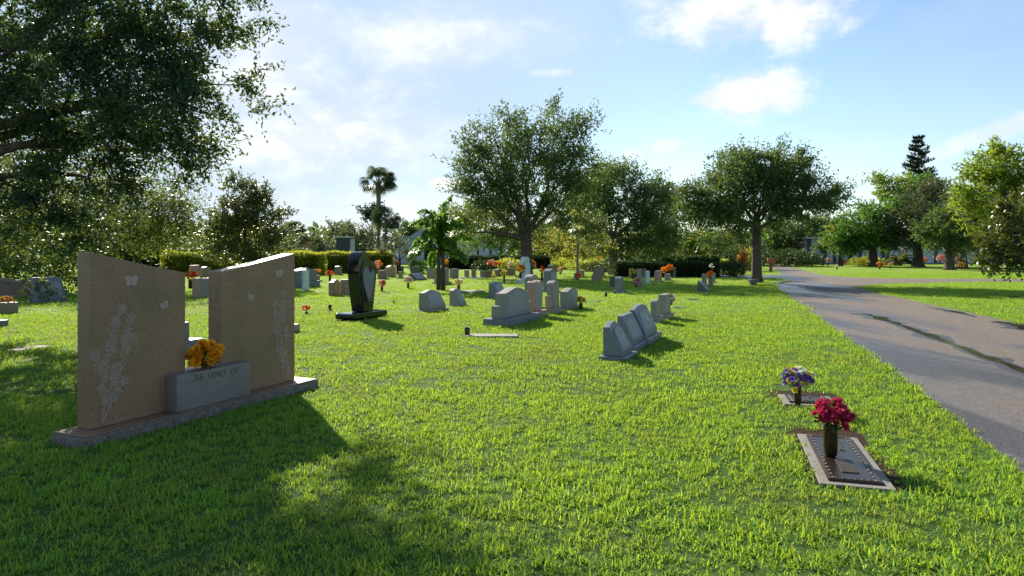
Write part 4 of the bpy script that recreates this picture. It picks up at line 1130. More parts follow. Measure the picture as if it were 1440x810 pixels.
# ------------------------------------------------------------------ trees
def tree(name, label, base, lobes, trunk_r, fork_z, leaf, L=.16, k=2.2, shoot=.9, seed=0, bark='bark', group=None, Y=None, droop=0.0, outward=.55, limbs=7, cat='tree', depth=1.0, lean=(0, 0), W=.42, trunk_top=None, twigs=90, X0=None, clump=9, csz=.26):
    """base = photo pixel of the trunk foot; lobes in photo pixels at the tree's own distance: cx, cy, rx, ry, [depth offset m], [density]"""
    rg = np.random.default_rng(seed); rn = random.Random(seed)
    if Y is None: bx_, Y = gp(*base)
    bx_ = (base[0] - 720) / F * Y if X0 is None else X0
    root = thing(name, label, cat, (bx_, Y, 0), 0, group)
    Lb = []
    for lb in lobes:
        cx, cy, rx, ry = lb[:4]; dy = lb[4] if len(lb) > 4 else 0.0; den = lb[5] if len(lb) > 5 else 1.0
        Yl = Y + dy
        Lb.append((np.array([(cx - 720) / F * Yl - bx_, dy, CAM_H + (HZ - cy) / F * Yl]), np.array([rx / F * Yl, (rx + ry) / 2 / F * Yl * depth, ry / F * Yl]), den))
    excl(bx_, Y, 0, trunk_r * 1.3, trunk_r * 1.3)
    # --- wood
    b = MB()
    fork = Vector((lean[0], lean[1], fork_z))
    b.tube([(0, 0, -.05), (fork.x * .05, fork.y * .05, .12 * fork_z), (fork.x * .4, fork.y * .4, fork_z * .5), tuple(fork)], [trunk_r * 1.5, trunk_r * 1.08, trunk_r * .9, trunk_r * .8], 12)
    nodes = []
    order = sorted(range(len(Lb)), key=lambda i: -Lb[i][1].prod())[:limbs]
    for i in order:
        c = Vector(Lb[i][0]); st = fork * rn.uniform(.82, 1.0)
        out_d = Vector((c.x - fork.x, c.y - fork.y, 0))
        mid = st.lerp(c, .45) + Vector((rn.uniform(-.1, .1), rn.uniform(-.1, .1), .10 * (c - st).length))
        end = c + (c - fork).normalized() * min(Lb[i][1]) * .35
        r0 = trunk_r * rn.uniform(.34, .5)
        path = []
        for s in np.linspace(0, 1, 8):
            q = st.lerp(mid, s).lerp(mid.lerp(end, s), s)
            if 0 < s < 1: q += Vector((rn.gauss(0, .05), rn.gauss(0, .05), rn.gauss(0, .05))) * (c - st).length * .35
            path.append(q)
        b.tube(path, list(np.linspace(r0, r0 * .16, 8)), 7)
        for s, q in enumerate(path[2:]): nodes.append((q, r0 * (1 - .78 * (s + 2) / 7)))
    # --- foliage shoots
    P0, D0 = [], []
    area = 0
    cen = np.array([fork.x, fork.y, fork_z])
    for c, r, den in Lb:
        A = PI * r[0] * r[2]
        n_leaf = 1.75 * k * A * den / (.15 * L * L)
        n_sh = max(6, int(n_leaf / 14))
        # clumps inside the lobe
        nc = max(5, int(n_sh / clump))
        d = unit(rg.normal(size=(nc, 3)))
        rad = rg.uniform(0, 1, (nc, 1)) ** .42
        C = c + d * rad * r
        idx = rg.integers(0, nc, n_sh)
        cs = min(r) * csz
        p = C[idx] + rg.normal(size=(n_sh, 3)) * cs * np.array([1, 1, .55])
        dd = unit(p - cen) * outward + unit(d[idx] * r) * .5 + rg.normal(size=(n_sh, 3)) * .5
        dd[:, 2] -= droop
        P0.append(p); D0.append(unit(dd))
        if nodes:
            sel = rg.choice(nc, min(nc, max(3, int(twigs / len(Lb)))), replace=False)
            for j in sorted(sel, key=lambda j: np.linalg.norm(C[j] - cen)):
                q = Vector(C[j]); nn, rr_ = min(nodes, key=lambda t: (t[0] - q).length)
                mid = nn.lerp(q, .5) + Vector((rn.gauss(0, .06), rn.gauss(0, .06), rn.gauss(0.03, .06))) * (q - nn).length
                b.tube([nn, mid, q], [min(rr_, trunk_r * .18) * .8, min(rr_, trunk_r * .18) * .5, min(rr_, trunk_r * .1) * .2], 5, cap=False)
                nodes.append((mid, min(rr_, trunk_r * .18) * .5)); nodes.append((q, min(rr_, trunk_r * .1) * .25))
    tk = b.build('trunk', M[bark], root, smooth=True)
    P0 = np.concatenate(P0); D0 = np.concatenate(D0)
    n = len(P0); nl = 14
    sl = shoot * rg.uniform(.45, 1.25, n)
    T = (np.arange(nl) + .5) / nl
    PP = P0[:, None, :] + D0[:, None, :] * (T[None, :, None] * sl[:, None, None])
    PP[:, :, 2] -= (T[None, :] ** 2) * sl[:, None] * droop * .5
    PP = PP + rg.normal(size=PP.shape) * L * .30
    DD = D0[:, None, :] * .55 + rg.normal(size=PP.shape) * .75
    PP = PP.reshape(-1, 3); DD = DD.reshape(-1, 3)
    ok = PP[:, 2] > .12
    PP, DD = PP[ok], DD[ok]
    s = rg.uniform(.7, 1.3, len(PP))
    V, Fq = leaves_np(PP, DD, L * s, L * W * s, rg)
    np_mesh('crown', V, Fq, M[leaf], root)
    return root

TG = 'trees round the graves'
BG = 'background trees behind the graves'
# near live oak at the left, trunk outside the photo
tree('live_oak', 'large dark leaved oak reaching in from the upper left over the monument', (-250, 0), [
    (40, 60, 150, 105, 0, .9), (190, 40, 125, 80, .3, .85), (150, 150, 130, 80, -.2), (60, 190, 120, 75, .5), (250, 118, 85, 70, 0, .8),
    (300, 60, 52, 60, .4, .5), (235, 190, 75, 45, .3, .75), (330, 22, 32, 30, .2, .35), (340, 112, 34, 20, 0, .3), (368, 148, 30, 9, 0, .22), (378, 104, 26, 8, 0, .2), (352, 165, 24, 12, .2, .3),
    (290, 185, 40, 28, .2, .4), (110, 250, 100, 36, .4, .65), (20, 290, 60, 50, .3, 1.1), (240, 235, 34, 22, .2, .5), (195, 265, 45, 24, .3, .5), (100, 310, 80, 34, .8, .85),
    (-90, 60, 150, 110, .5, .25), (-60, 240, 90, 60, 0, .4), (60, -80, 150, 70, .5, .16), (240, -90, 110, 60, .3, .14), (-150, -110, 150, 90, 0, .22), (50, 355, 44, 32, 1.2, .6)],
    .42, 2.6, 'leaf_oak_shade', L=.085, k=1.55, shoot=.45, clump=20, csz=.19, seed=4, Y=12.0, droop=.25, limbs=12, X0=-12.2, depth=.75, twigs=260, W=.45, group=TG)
# second tree behind it, hanging lower
tree('weeping_tree', 'yellow green tree with hanging branches behind the tan monument at left', (60, 398), [
    (40, 300, 75, 60, 0, .8), (120, 290, 75, 55, .5, .8), (190, 280, 60, 50, 0, .75), (235, 300, 30, 40, .4, .6), (20, 370, 60, 32, -3, .6), (90, 355, 50, 36, -2, .7), (65, 395, 22, 18, -6, .5),
    (150, 335, 60, 26, 0, .7), (215, 320, 40, 28, .5, .6), (-60, 320, 80, 70, 0), (245, 262, 20, 30, 0, .35), (-20, 240, 80, 60, 0, .8)],
    .3, 2.2, 'leaf_olive', L=.13, k=1.6, shoot=.8, seed=8, Y=27, droop=.7, group=TG, twigs=120)
tree('magnolia', 'conical magnolia with glossy leaves standing between the slabs and the hedge', (345, 403), [
    (343, 345, 52, 32, 0, .9), (345, 312, 48, 32), (343, 282, 34, 26, 0, .9), (343, 258, 20, 18, 0, .6), (385, 318, 24, 30, 0, .5), (300, 330, 24, 30, 0, .6), (350, 368, 48, 18, 0, .8)],
    .12, 1.2, 'leaf_gloss', L=.15, k=2.0, shoot=.45, seed=12, group=TG)
# big central oak
tree('live_oak', 'tall open topped oak in the centre rising above the white shouldered monument', (740, 391), [
    (745, 198, 62, 40, 0, .50), (700, 208, 42, 30, 0, .55), (798, 192, 34, 40, .5, .42), (820, 165, 14, 20, 0, .3), (712, 168, 20, 16, 0, .3), (768, 158, 24, 16, 0, .3), (740, 250, 75, 38, 0, .95), (686, 245, 36, 40, .3, .8), (800, 240, 36, 36, 0, .7),
    (680, 290, 42, 30, 0, .9), (790, 285, 42, 30, 0, .85), (735, 300, 60, 32, 1, .8), (665, 325, 28, 26, 0, .5), (825, 320, 24, 18, 0, .7), (700, 332, 40, 18, 1, .6)],
    .36, 2.6, 'leaf_oak', L=.18, k=2.2, shoot=.9, clump=14, csz=.24, seed=21, group=TG, limbs=11, outward=1.0, twigs=200)
# right oak by the road
tree('live_oak', 'broad spreading oak with a dark straight trunk beside the road bend', (1064, 397.5), [
    (1075, 240, 62, 38), (1060, 270, 82, 34), (1118, 262, 42, 30), (1010, 268, 44, 34, 0, .9), (1000, 300, 46, 26, 0, .85), (1060, 305, 66, 22), (1130, 292, 42, 18, 0, .9), (1150, 280, 30, 14, 0, 1), (1172, 274, 20, 11, 0, 1), (1188, 268, 10, 7, 0, .8),
    (975, 292, 22, 26, 0, .5), (1020, 325, 34, 18, .5, .6), (1110, 232, 26, 18, 0, .7), (1075, 224, 34, 12, 0, .6)],
    .24, 3.1, 'leaf_oak', L=.15, k=2.2, shoot=.7, clump=14, csz=.22, seed=31, group=TG, limbs=10, outward=.5, twigs=150)
tree('live_oak', 'large grey green oak with pale trunk right of the central oak', (862, 383), [
    (880, 270, 46, 34), (850, 262, 34, 24, 1, .8), (920, 290, 34, 38), (860, 315, 52, 34), (915, 335, 42, 26), (830, 290, 30, 30, 1, .8), (880, 345, 60, 18, 0, .8)],
    .32, 2.4, 'leaf_oak', L=.20, k=2.1, shoot=1.0, seed=35, bark='bark_pale', group=TG)
tree('small_tree', 'slender yellow green tree with pale thin trunk below the central oak', (812, 388), [
    (812, 325, 34, 20, 0, .6), (790, 345, 26, 16, 0, .5), (835, 342, 26, 16, 0, .5), (815, 350, 30, 12, 0, .5)], .09, 2.0, 'leaf_yellow', L=.18, k=1.5, shoot=.6, seed=37, bark='bark_pale', group=TG)
tree('small_tree', 'little round headed tree with forked bare stems behind the far headstones', (562, 384), [
    (562, 350, 22, 12, 0, .6), (548, 355, 11, 9, 0, .6), (577, 356, 11, 9, 0, .6), (563, 340, 12, 8, 0, .6)], .10, 1.0, 'leaf_grey', L=.22, k=1.5, shoot=.5, seed=39, bark='bark', group=TG)
tree('round_tree', 'bright green round tree in front of the right hand wall', (1228, 374.5), [
    (1212, 318, 38, 26), (1240, 300, 26, 18), (1195, 335, 26, 18), (1240, 330, 30, 22), (1215, 345, 40, 12, 0, .8)], .45, 1.6, 'leaf_green', L=.30, k=2.2, shoot=1.0, seed=41, group=TG)
tree('small_tree', 'small green tree with short dark trunk left in the far right field', (1182, 374), [
    (1178, 338, 16, 18), (1188, 348, 14, 12)], .22, 1.6, 'leaf_yellow', L=.28, k=2.0, shoot=.7, seed=42, group=TG)
tree('round_tree', 'silvery grey green oak right of the bright green tree', (1291, 375), [
    (1300, 295, 34, 28), (1278, 320, 28, 24), (1310, 325, 34, 26), (1290, 342, 40, 12, 0, .9), (1318, 278, 24, 20)], .5, 1.6, 'leaf_grey', L=.28, k=2.3, shoot=.9, seed=43, group=TG)
tree('round_tree', 'dark crowned oak with a straight trunk at the right end of the far field', (1335, 379.5), [
    (1340, 320, 36, 26), (1360, 305, 34, 30), (1318, 335, 26, 16), (1355, 342, 42, 12)], .38, 1.5, 'leaf_oak', L=.26, k=2.4, shoot=.8, seed=44, group=TG)
tree('round_tree', 'dark oak with forked trunk partly behind the glossy right hand magnolia', (1353, 378), [
    (1385, 315, 36, 34, 2), (1370, 345, 34, 14, 1), (1410, 330, 36, 36, 2)], .42, 1.4, 'leaf_oak', L=.28, k=2.2, shoot=.9, seed=45, group=TG)
tree('bright_tree', 'bright yellow green tree filling the right edge of the photo', (1455, 388), [
    (1420, 245, 48, 38), (1395, 270, 40, 26), (1440, 290, 52, 34), (1370, 290, 28, 16, 0, .8), (1365, 262, 22, 12, 0, .6), (1430, 222, 38, 16, 0, .8), (1500, 270, 60, 50), (1385, 315, 26, 12, 0, .5)],
    .3, 2.4, 'leaf_bright', L=.27, k=2.2, shoot=.9, seed=46, group=TG, Y=40)
tree('magnolia', 'glossy leaved magnolia with low twiggy branches at the right edge', (1470, 410), [
    (1420, 330, 42, 34, 0, .8), (1415, 300, 34, 22, 0, .7), (1400, 355, 28, 20, 0, .6), (1445, 355, 40, 30), (1460, 300, 50, 30), (1385, 340, 14, 20, 0, .4), (1430, 378, 30, 7, 0, .35)],
    .13, 1.0, 'leaf_gloss', L=.17, k=1.9, shoot=.45, seed=47, group=TG, Y=24, limbs=9)
# far things above the right trees
tree('broad_tree', 'open crowned light green tree left of the dark conifer', (1255, 370), [
    (1248, 255, 22, 16, 0, .8), (1270, 270, 24, 16, 0, .8), (1240, 275, 16, 12, 0, .8), (1265, 290, 30, 16)], .5, 6, 'leaf_bright', L=.5, k=2.0, shoot=1.5, seed=51, group=BG, Y=110)
tree('dark_tree', 'dense dark tree left of the mausoleum end behind the road', (1112, 374), [
    (1112, 330, 36, 24), (1100, 350, 40, 18), (1135, 322, 20, 14), (1118, 365, 36, 8)], .4, 2, 'leaf_far', L=.36, k=2.4, shoot=1.0, seed=52, group=BG, Y=84)
bgspec = [
 ('feathery dark pine like tree behind the short palm', 523, 300, 14, 14, 100, 'leaf_pine', 360), ('grey green shrubby tree left of the tall palm', 505, 338, 24, 22, 88, 'leaf_grey', 372),
 ('pale leafy tree behind the dark faced block', 478, 332, 18, 16, 105, 'leaf_far', 370), ('grey bush above the left hedge', 440, 348, 22, 12, 76, 'leaf_grey', 373), ('olive bush far left of the small palm', 408, 352, 18, 12, 85, 'leaf_far', 373),
 ('green tree just right of the two palms', 572, 328, 22, 14, 110, 'leaf_far', 370), ('round tree behind the mausoleum roof', 600, 322, 18, 12, 120, 'leaf_far', 368),
 ('yellow green tree behind the left side of the central oak', 665, 312, 30, 20, 90, 'leaf_yellow', 374), ('green understorey tree under the central oak, left', 705, 334, 26, 12, 68, 'leaf_green', 376),
 ('yellow green understorey tree under the central oak, right', 770, 345, 28, 20, 66, 'leaf_yellow', 377), ('dark rounded tree behind the central oak crown', 830, 280, 30, 30, 95, 'leaf_far', 372),
 ('flat topped tree rising behind between the two oaks', 846, 248, 24, 12, 110, 'leaf_oak', 370), ('tall green tree left of the thin palm', 925, 318, 26, 40, 80, 'leaf_far', 374),
 ('yellow leafed tree left of the right oak', 962, 345, 24, 18, 85, 'leaf_yellow', 372), ('bushy green tree below the left of the right oak', 990, 340, 26, 22, 90, 'leaf_far', 371),
 ('grey twiggy tree behind the right oak trunk', 1028, 342, 22, 20, 78, 'leaf_grey', 373), ('green tree right behind the right oak trunk', 1085, 335, 20, 28, 88, 'leaf_green', 373),
 ('dark tree below the centre of the far trees', 905, 355, 26, 14, 74, 'leaf_oak', 376), ('dark green bush tree between the far palms', 1048, 356, 24, 12, 72, 'leaf_far', 375),
 ('olive tree behind the left end of the hedge', 245, 330, 34, 20, 75, 'leaf_oak', 374), ('far rounded tree beyond the hedge at left', 180, 325, 50, 24, 95, 'leaf_far', 370),
 ('far tree beyond the left lawn edge', 60, 330, 60, 26, 95, 'leaf_far', 370), ('distant tree behind the wall at the right', 1180, 318, 24, 14, 130, 'leaf_far', 366),
 ('distant tall tree behind the mausoleum end', 1150, 326, 16, 9, 150, 'leaf_far', 366), ('green tree behind the silvery oak', 1300, 268, 26, 20, 105, 'leaf_green', 368),
 ('pale round tree between hedge and little palm', 375, 338, 16, 16, 80, 'leaf_grey', 374),
 ('far tree at the right edge behind the bright one', 1430, 300, 60, 40, 90, 'leaf_far', 370),
 ('far dark shrub tree beyond the left hedge gap', 120, 352, 40, 16, 70, 'leaf_hedge_dark', 376)]
for i, (lb, px, cy, rx, ry, Yb, lf, by_) in enumerate(bgspec):
    rn = random.Random(i * 7 + 1)
    lobes = [(px, cy, rx, ry)]
    for _ in range(3):
        lobes.append((px + rn.uniform(-.7, .7) * rx, cy + rn.uniform(-.4, .6) * ry, rx * rn.uniform(.4, .65), ry * rn.uniform(.4, .6), rn.uniform(-1, 1), .8))
    topz = CAM_H + (HZ - cy) / F * Yb
    tree('background_tree', lb, (px, by_), lobes, .12 + .02 * Yb / 10, max(.8, topz * .55), lf, L=.0040 * Yb, k=2.1, shoot=.012 * Yb, seed=200 + i, group=BG, Y=Yb, limbs=3, twigs=14, bark='bark')
# a long low belt of far trees that closes the horizon
rn = random.Random(5)
belt_words = ['dark', 'olive', 'pale green', 'grey green', 'tall', 'low', 'rounded', 'ragged']
# horizon woodland: reads as one mass in the photo
Vs, n0 = [], 0
rgb = np.random.default_rng(77)
nb = 26000
ang_ = rgb.uniform(-1.0, 1.0, nb)
Yd = rgb.uniform(125, 170, nb)
Xb = np.tan(ang_ * .80) * Yd
hh = 4.2 + 1.8 * np.sin(Xb * .11 + 1) + 1.2 * np.sin(Xb * .31) + .9 * np.sin(Xb * .83 + Yd * .2)
Pb = np.stack([Xb, Yd, rgb.uniform(0, 1, nb) ** .7 * hh], 1)
V, Fq = leaves_np(Pb, rgb.normal(size=(nb, 3)) + np.array([0, 0, .4]), rgb.uniform(.9, 1.8, nb), rgb.uniform(.6, 1.1, nb), rgb)
props(np_mesh('distant_wood', V, Fq, M['leaf_far']), 'far strip of woodland closing the horizon behind the cemetery', 'woodland', kind='stuff')

# Norfolk pine
x, y = (1292 - 720) / F * 115, 115
np_ = thing('norfolk_pine', 'tall dark tiered conifer above the right hand trees', 'tree', (x, y, 0))
tall = CAM_H + (HZ - 188) / F * 115
MB().tube([(0, 0, 0), (0, 0, tall * .5), (0, 0, tall)], [.4, .25, .03], 8).build('trunk', M['bark'], np_)
rg = np.random.default_rng(61); PP, DD = [], []
zt = tall * .35
while zt < tall - .2:
    f = (tall - zt) / (tall * .65); Lr = .35 + 4.0 * f ** .95
    for kx in range(8):
        a = rg.uniform(0, 2 * PI); l = Lr * rg.uniform(.8, 1.1)
        m_ = int(30 + 90 * f)
        tt = rg.uniform(.1, 1, m_)
        P = np.stack([np.cos(a) * l * tt, np.sin(a) * l * tt, zt + l * tt * .25 + .12 * l * tt ** 2], 1) + rg.normal(size=(m_, 3)) * .10
        PP.append(P); DD.append(np.tile([math.cos(a), math.sin(a), .7], (m_, 1)) + rg.normal(size=(m_, 3)) * .5)
    zt += .72
PP, DD = np.concatenate(PP), np.concatenate(DD)
V, Fq = leaves_np(PP, DD, rg.uniform(.35, .6, len(PP)), rg.uniform(.12, .2, len(PP)), rg)
np_mesh('crown', V, Fq, M['leaf_pine'], np_)

# fan palms
def fan_palm(label, px, Y, crown_py, crown_r, trunk_r, seed, nfr=34, boots=False, leaf='leaf_sabal'):
    rg = np.random.default_rng(seed)
    x = (px - 720) / F * Y; hz = CAM_H + (HZ - crown_py) / F * Y; Rr = crown_r / F * Y
    root = thing('cabbage_palm', label, 'palm tree', (x, Y, 0), 0, 'fan palms beyond the graves')
    b = MB(); rn = random.Random(seed)
    zz = np.linspace(0, hz, 26)
    b.tube([(rn.gauss(0, .02) + .12 * math.sin(z * .3), 0, z) for z in zz], [trunk_r * (1.15 if z < .4 else 1) * (1 + (.28 if boots else .07) * (i % 2)) * (1.0 if z < hz * .85 else 1.25) for i, z in enumerate(zz)], 12)
    b.build('trunk', M['bark_palm'], root)
    V, Fc = [], []
    c = np.array([.12 * math.sin(hz * .3), 0, hz])
    for i in range(nfr):
        a = rg.uniform(0, 2 * PI); e = math.asin(rg.uniform(-.62, .95))
        d = np.array([math.cos(a) * math.cos(e), math.sin(a) * math.cos(e), math.sin(e)])
        hub = c + d * Rr * .50 + np.array([0, 0, .05])
        s = np.cross(d, [0, 0, 1.]); s /= max(np.linalg.norm(s), 1e-6); up = np.cross(s, d)
        ro = rg.uniform(-1.3, 1.3); s, up = s * math.cos(ro) + up * math.sin(ro), up * math.cos(ro) - s * math.sin(ro)
        # petiole
        V += [c - s * .03, c + s * .03, hub + s * .02, hub - s * .02]; 
        for kx in range(17):
            t = (kx / 16 - .5) * 4.2
            bd = d * math.cos(t) + s * math.sin(t) + up * .1 * math.cos(t * 2)
            l = Rr * .46 * (.62 + .38 * math.cos(t * .6)); w = Rr * .028
            sd_ = np.cross(bd, up); sd_ /= max(np.linalg.norm(sd_), 1e-6)
            p1 = hub + bd * l * .6 ; p2 = hub + bd * l - np.array([0, 0, l * .35])
            V += [hub, p1 - sd_ * w, p2, p1 + sd_ * w]
    V = np.array(V)
    np_mesh('crown', V, np.arange(len(V)).reshape(-1, 4), M[leaf], root)
    return root
fan_palm('tall cabbage palm with a round head on a straight bare trunk', 531, 75, 256, 31, .24, 1, nfr=38)
fan_palm('shorter cabbage palm with a rough booted trunk right of the tall one', 541, 73, 308, 26, .30, 2, nfr=38, boots=True)
fan_palm('small cabbage palm far off above the left hedge', 416, 92, 322, 17, .25, 3, nfr=30)
fan_palm('slim palm rising between the grey green oak and the right oak', 946, 66, 272, 22, .20, 4, nfr=30)
fan_palm('low fan palm beside the slim palm at the far dark hedge', 1074, 72, 338, 14, .14, 6, nfr=26, leaf='leaf_palm')

# feather palms
def feather_palm(label, px, py, crown_z, n, length, trunk_r, seed, stems=1, leaf='leaf_palm', ruffle=.5, lw=.05, Y=None, up=.9, ll=.38, stag=0.0, bend=1.25):
    rg = np.random.default_rng(seed)
    x, yy = gp(px, py)
    root = thing('feather_palm', label, 'palm tree', (x, yy, 0), 0, 'feather palms')
    excl(x, yy, 0, .3, .3)
    b = MB()
    for s_ in range(stems):
        ox_ = (s_ - (stems - 1) / 2) * .19
        b.tube([(ox_, 0, -.02), (ox_ * .9, .02, crown_z * .5), (ox_ * .3, 0, crown_z)], [trunk_r * 1.25, trunk_r, trunk_r * .75], 12)
        for z in np.linspace(.1, crown_z * .9, 9): b.tube([(ox_, 0, z), (ox_, 0, z + .012)], [trunk_r * 1.22 - .1 * trunk_r * z, trunk_r * 1.2 - .1 * trunk_r * z], 12)
    b.build('trunk', M['bark'], root, smooth=True)
    for i in range(n):
        a = 2.4 * i + rg.uniform(-.25, .25)
        e = up * (1 - i / n) * 1.25 + .1 if i else 1.5
        l = length * rg.uniform(.85, 1.1)
        pts = []; p = np.array([0, 0, crown_z * (1 - stag * i / n)]); ang = min(1.5, e)
        for kx in range(15):
            pts.append(p.copy())
            p = p + np.array([math.cos(a) * math.cos(ang), math.sin(a) * math.cos(ang), math.sin(ang)]) * l / 14
            ang -= (.06 + .10 * kx / 14) * (bend if i else .45)
        V = []
        for kx in range(1, 15):
            for q in range(5):
                t = (kx - q / 5)
                k0 = int(math.floor(t)); k0 = max(0, min(13, k0)); fr = t - k0
                c = pts[k0] * (1 - fr) + pts[k0 + 1] * fr
                tan = pts[k0 + 1] - pts[k0]; tan /= np.linalg.norm(tan)
                side = np.cross(tan, [0, 0, 1.0]); side /= max(np.linalg.norm(side), 1e-6); upv = np.cross(side, tan)
                Ls = ll * length * .5 * math.sin(PI * min(1, .18 + .8 * t / 15)) 
                for sg in (-1, 1):
                    phi = rg.normal() * ruffle
                    d = side * sg * math.cos(phi) + upv * (math.sin(phi) + .1) + tan * .55
                    d /= np.linalg.norm(d)
                    w = lw * rg.uniform(.8, 1.3); wv = np.cross(d, upv); wv /= max(np.linalg.norm(wv), 1e-6)
                    tip = c + d * Ls + np.array([0, 0, -Ls * .25])
                    m1 = c + d * Ls * .6
                    V += [c, m1 - wv * w, tip, m1 + wv * w]
        V = np.array(V)
        fo = np_mesh('frond', V, np.arange(len(V)).reshape(-1, 4), M[leaf], root)
        MB().tube([tuple(q) for q in pts], list(np.linspace(.022, .006, 15)), 5).build('rachis', M['stem'], fo)
    return root
feather_palm('young fishtail palm with ruffled bright fronds and a twin dark trunk in the lawn', 620, 408, 2.45, 15, 1.55, .075, 3, stems=2, ruffle=.6, lw=.055, ll=.44, leaf='leaf_palm', up=.95, stag=.42, bend=1.15)
feather_palm('far feather palm standing left of the right oak', 992, 375, 2.2, 14, 2.6, .16, 5, ruffle=.25, lw=.09)
feather_palm('far feather palm with yellowing fronds left of the right oak', 963, 374, 2.0, 12, 2.4, .14, 6, ruffle=.25, lw=.09, leaf='leaf_yellow')
feather_palm('tiny palm against the pale end bay of the mausoleum at right', 1157, 373.5, 1.7, 10, 1.5, .09, 7, ruffle=.3, lw=.08, leaf='leaf_palm')
feather_palm('low spiky palm in front of the wall below the silvery oak', 1266, 373.5, .4, 14, 1.8, .12, 8, ruffle=.2, lw=.09, leaf='leaf_yellow')

# croton with red leaves by the far cross road, shrubs
def shrub(label, px, py, w, h, leaf, seed, name='shrub', L=.2, group='shrubs along the far rows', n=900, d=None):
    rg = np.random.default_rng(seed); x, yy = gp(px, py)
    root = thing(name, label, 'shrub', (x, yy, 0), 0, group)
    d = d or w
    b = MB()
    for i in range(7):
        a = rg.uniform(0, 2 * PI)
        b.tube([(0, 0, 0), (math.cos(a) * w * .2, math.sin(a) * d * .2, h * .4), (math.cos(a) * w * .35, math.sin(a) * d * .35, h * .8)], [.03, .02, .01], 5)
    b.build('stem', M['bark'], root)
    q = unit(rg.normal(size=(n, 3))) * rg.uniform(0, 1, (n, 1)) ** .35
    q += rg.normal(size=(n, 3)) * .08
    P = q * np.array([w / 2, d / 2, h / 2]) + np.array([0, 0, h * .52])
    P[:, 2] = np.maximum(P[:, 2], .03)
    V, Fq = leaves_np(P, q + rg.normal(size=(n, 3)) * .7 + np.array([0, 0, .3]), L * rg.uniform(.6, 1.3, n), L * .45 * rg.uniform(.6, 1.3, n), rg)
    np_mesh('foliage', V, Fq, M[leaf], root)
shrub('narrow red and orange leaved shrub left of the right oak trunk', 1044, 382, .55, 1.7, 'leaf_croton', 1, L=.22, n=420)
shrub('yellow spotted shrub between the red shrub and the oak trunk', 1054, 381, 1.8, 1.6, 'leaf_yellow', 2, L=.25)
shrub('dark round shrub at the right end of the dark hedge', 1031, 388.5, 1.7, .95, 'leaf_hedge_dark', 3, L=.14, n=2200)
shrub('low bright shrub behind the dark hedge', 1012, 378, 2.6, .75, 'leaf_hedge', 4, L=.2, n=1400)
shrub('low green shrub right of the two narrow brown headstones', 680, 380, 1.9, .75, 'leaf_hedge_dark', 5, L=.2)
shrub('leafy yellow green shrub left of the white shouldered monument', 715, 380, 2.2, .9, 'leaf_hedge', 6, L=.2)
shrub('low leafy shrub right of the dark low memorial', 793, 379, 1.8, .9, 'leaf_hedge', 7, L=.2)
shrub('spreading low shrub behind the thin pale trunk', 825, 381, 3.4, 1.0, 'leaf_hedge', 8, L=.2, n=1500)
shrub('long green shrub under the big dark slab', 850, 382, 3.5, .7, 'leaf_hedge_dark', 9, L=.2, n=1500)
shrub('sage green shrub left of the dark hedge', 880, 384, 2.6, .75, 'leaf_green', 10, L=.16, n=1400)
shrub('pale bush at the foot of the wall beside the low spiky palm', 1218, 374, 3.5, .8, 'leaf_hedge', 11, L=.25, n=1200)
shrub('dark shrub below the road end trees', 1105, 374.5, 7, 1.6, 'leaf_hedge_dark', 12, L=.3, n=2400)
shrub('dark shrub at the left foot of the mausoleum end', 1128, 374, 3.5, 1.3, 'leaf_hedge_dark', 13, L=.3, n=1400)
shrub('low leafy bush among the far headstones left of the palm', 590, 384, 1.5, .8, 'leaf_green', 14, L=.2)
shrub('dark shrub behind the far left lawn, left of the hedge', 20, 380, 6, 2.0, 'leaf_hedge', 15, L=.22, n=3500)
shrub('bushy yellow green shrub behind the blue grey headstone at left', 85, 390, 3.4, 1.9, 'leaf_hedge', 16, L=.18, n=3000)

# hedges
def hedge(label, a, b_, depth, h, leaf, n, L, seed, uneven=.08, group='clipped hedges'):
    A = Vector(gp(*a)); B = Vector(gp(*b_)); ln = (B - A).length; ang = math.atan2(B.y - A.y, B.x - A.x)
    root = thing('hedge', label, 'hedge', (A.x, A.y, 0), ang, group)
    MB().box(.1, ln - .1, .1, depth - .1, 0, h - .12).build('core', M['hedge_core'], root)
    rg = np.random.default_rng(seed)
    faces = [('f', ln * h), ('b', ln * h * .3), ('t', ln * depth), ('l', depth * h), ('r', depth * h)]
    tot_ = sum(q[1] for q in faces); Ps, Ds = [], []
    for k_, ar in faces:
        m_ = int(n * ar / tot_); u1, u2 = rg.uniform(0, 1, m_), rg.uniform(0, 1, m_); z = np.zeros(m_)
        if k_ == 'f': P = np.stack([u1 * ln, z, u2 * h], 1); D = (0, -1, .3)
        elif k_ == 'b': P = np.stack([u1 * ln, z + depth, u2 * h], 1); D = (0, 1, .3)
        elif k_ == 't': P = np.stack([u1 * ln, u2 * depth, z + h], 1); D = (0, 0, 1)
        elif k_ == 'l': P = np.stack([z, u1 * depth, u2 * h], 1); D = (-1, 0, .3)
        else: P = np.stack([z + ln, u1 * depth, u2 * h], 1); D = (1, 0, .3)
        bumpy = uneven * (np.sin(P[:, 0] * 2.1 + seed) + np.sin(P[:, 0] * 5.3) * .5)[:, None]
        P = P + np.array(D) * bumpy * .8 + rg.normal(size=P.shape) * .05
        Ps.append(P); Ds.append(np.array(D) + rg.normal(size=P.shape) * .7)
    P, D = np.concatenate(Ps), np.concatenate(Ds); P[:, 2] = np.maximum(P[:, 2], .02)
    V, Fq = leaves_np(P, D, L * rg.uniform(.6, 1.3, len(P)), L * .5 * rg.uniform(.6, 1.3, len(P)), rg)
    np_mesh('foliage', V, Fq, M[leaf], root)
hedge('long clipped yellow green hedge behind the left graves', (228, 386), (448, 387), 1.2, 1.35, 'leaf_hedge', 26000, .13, 1)
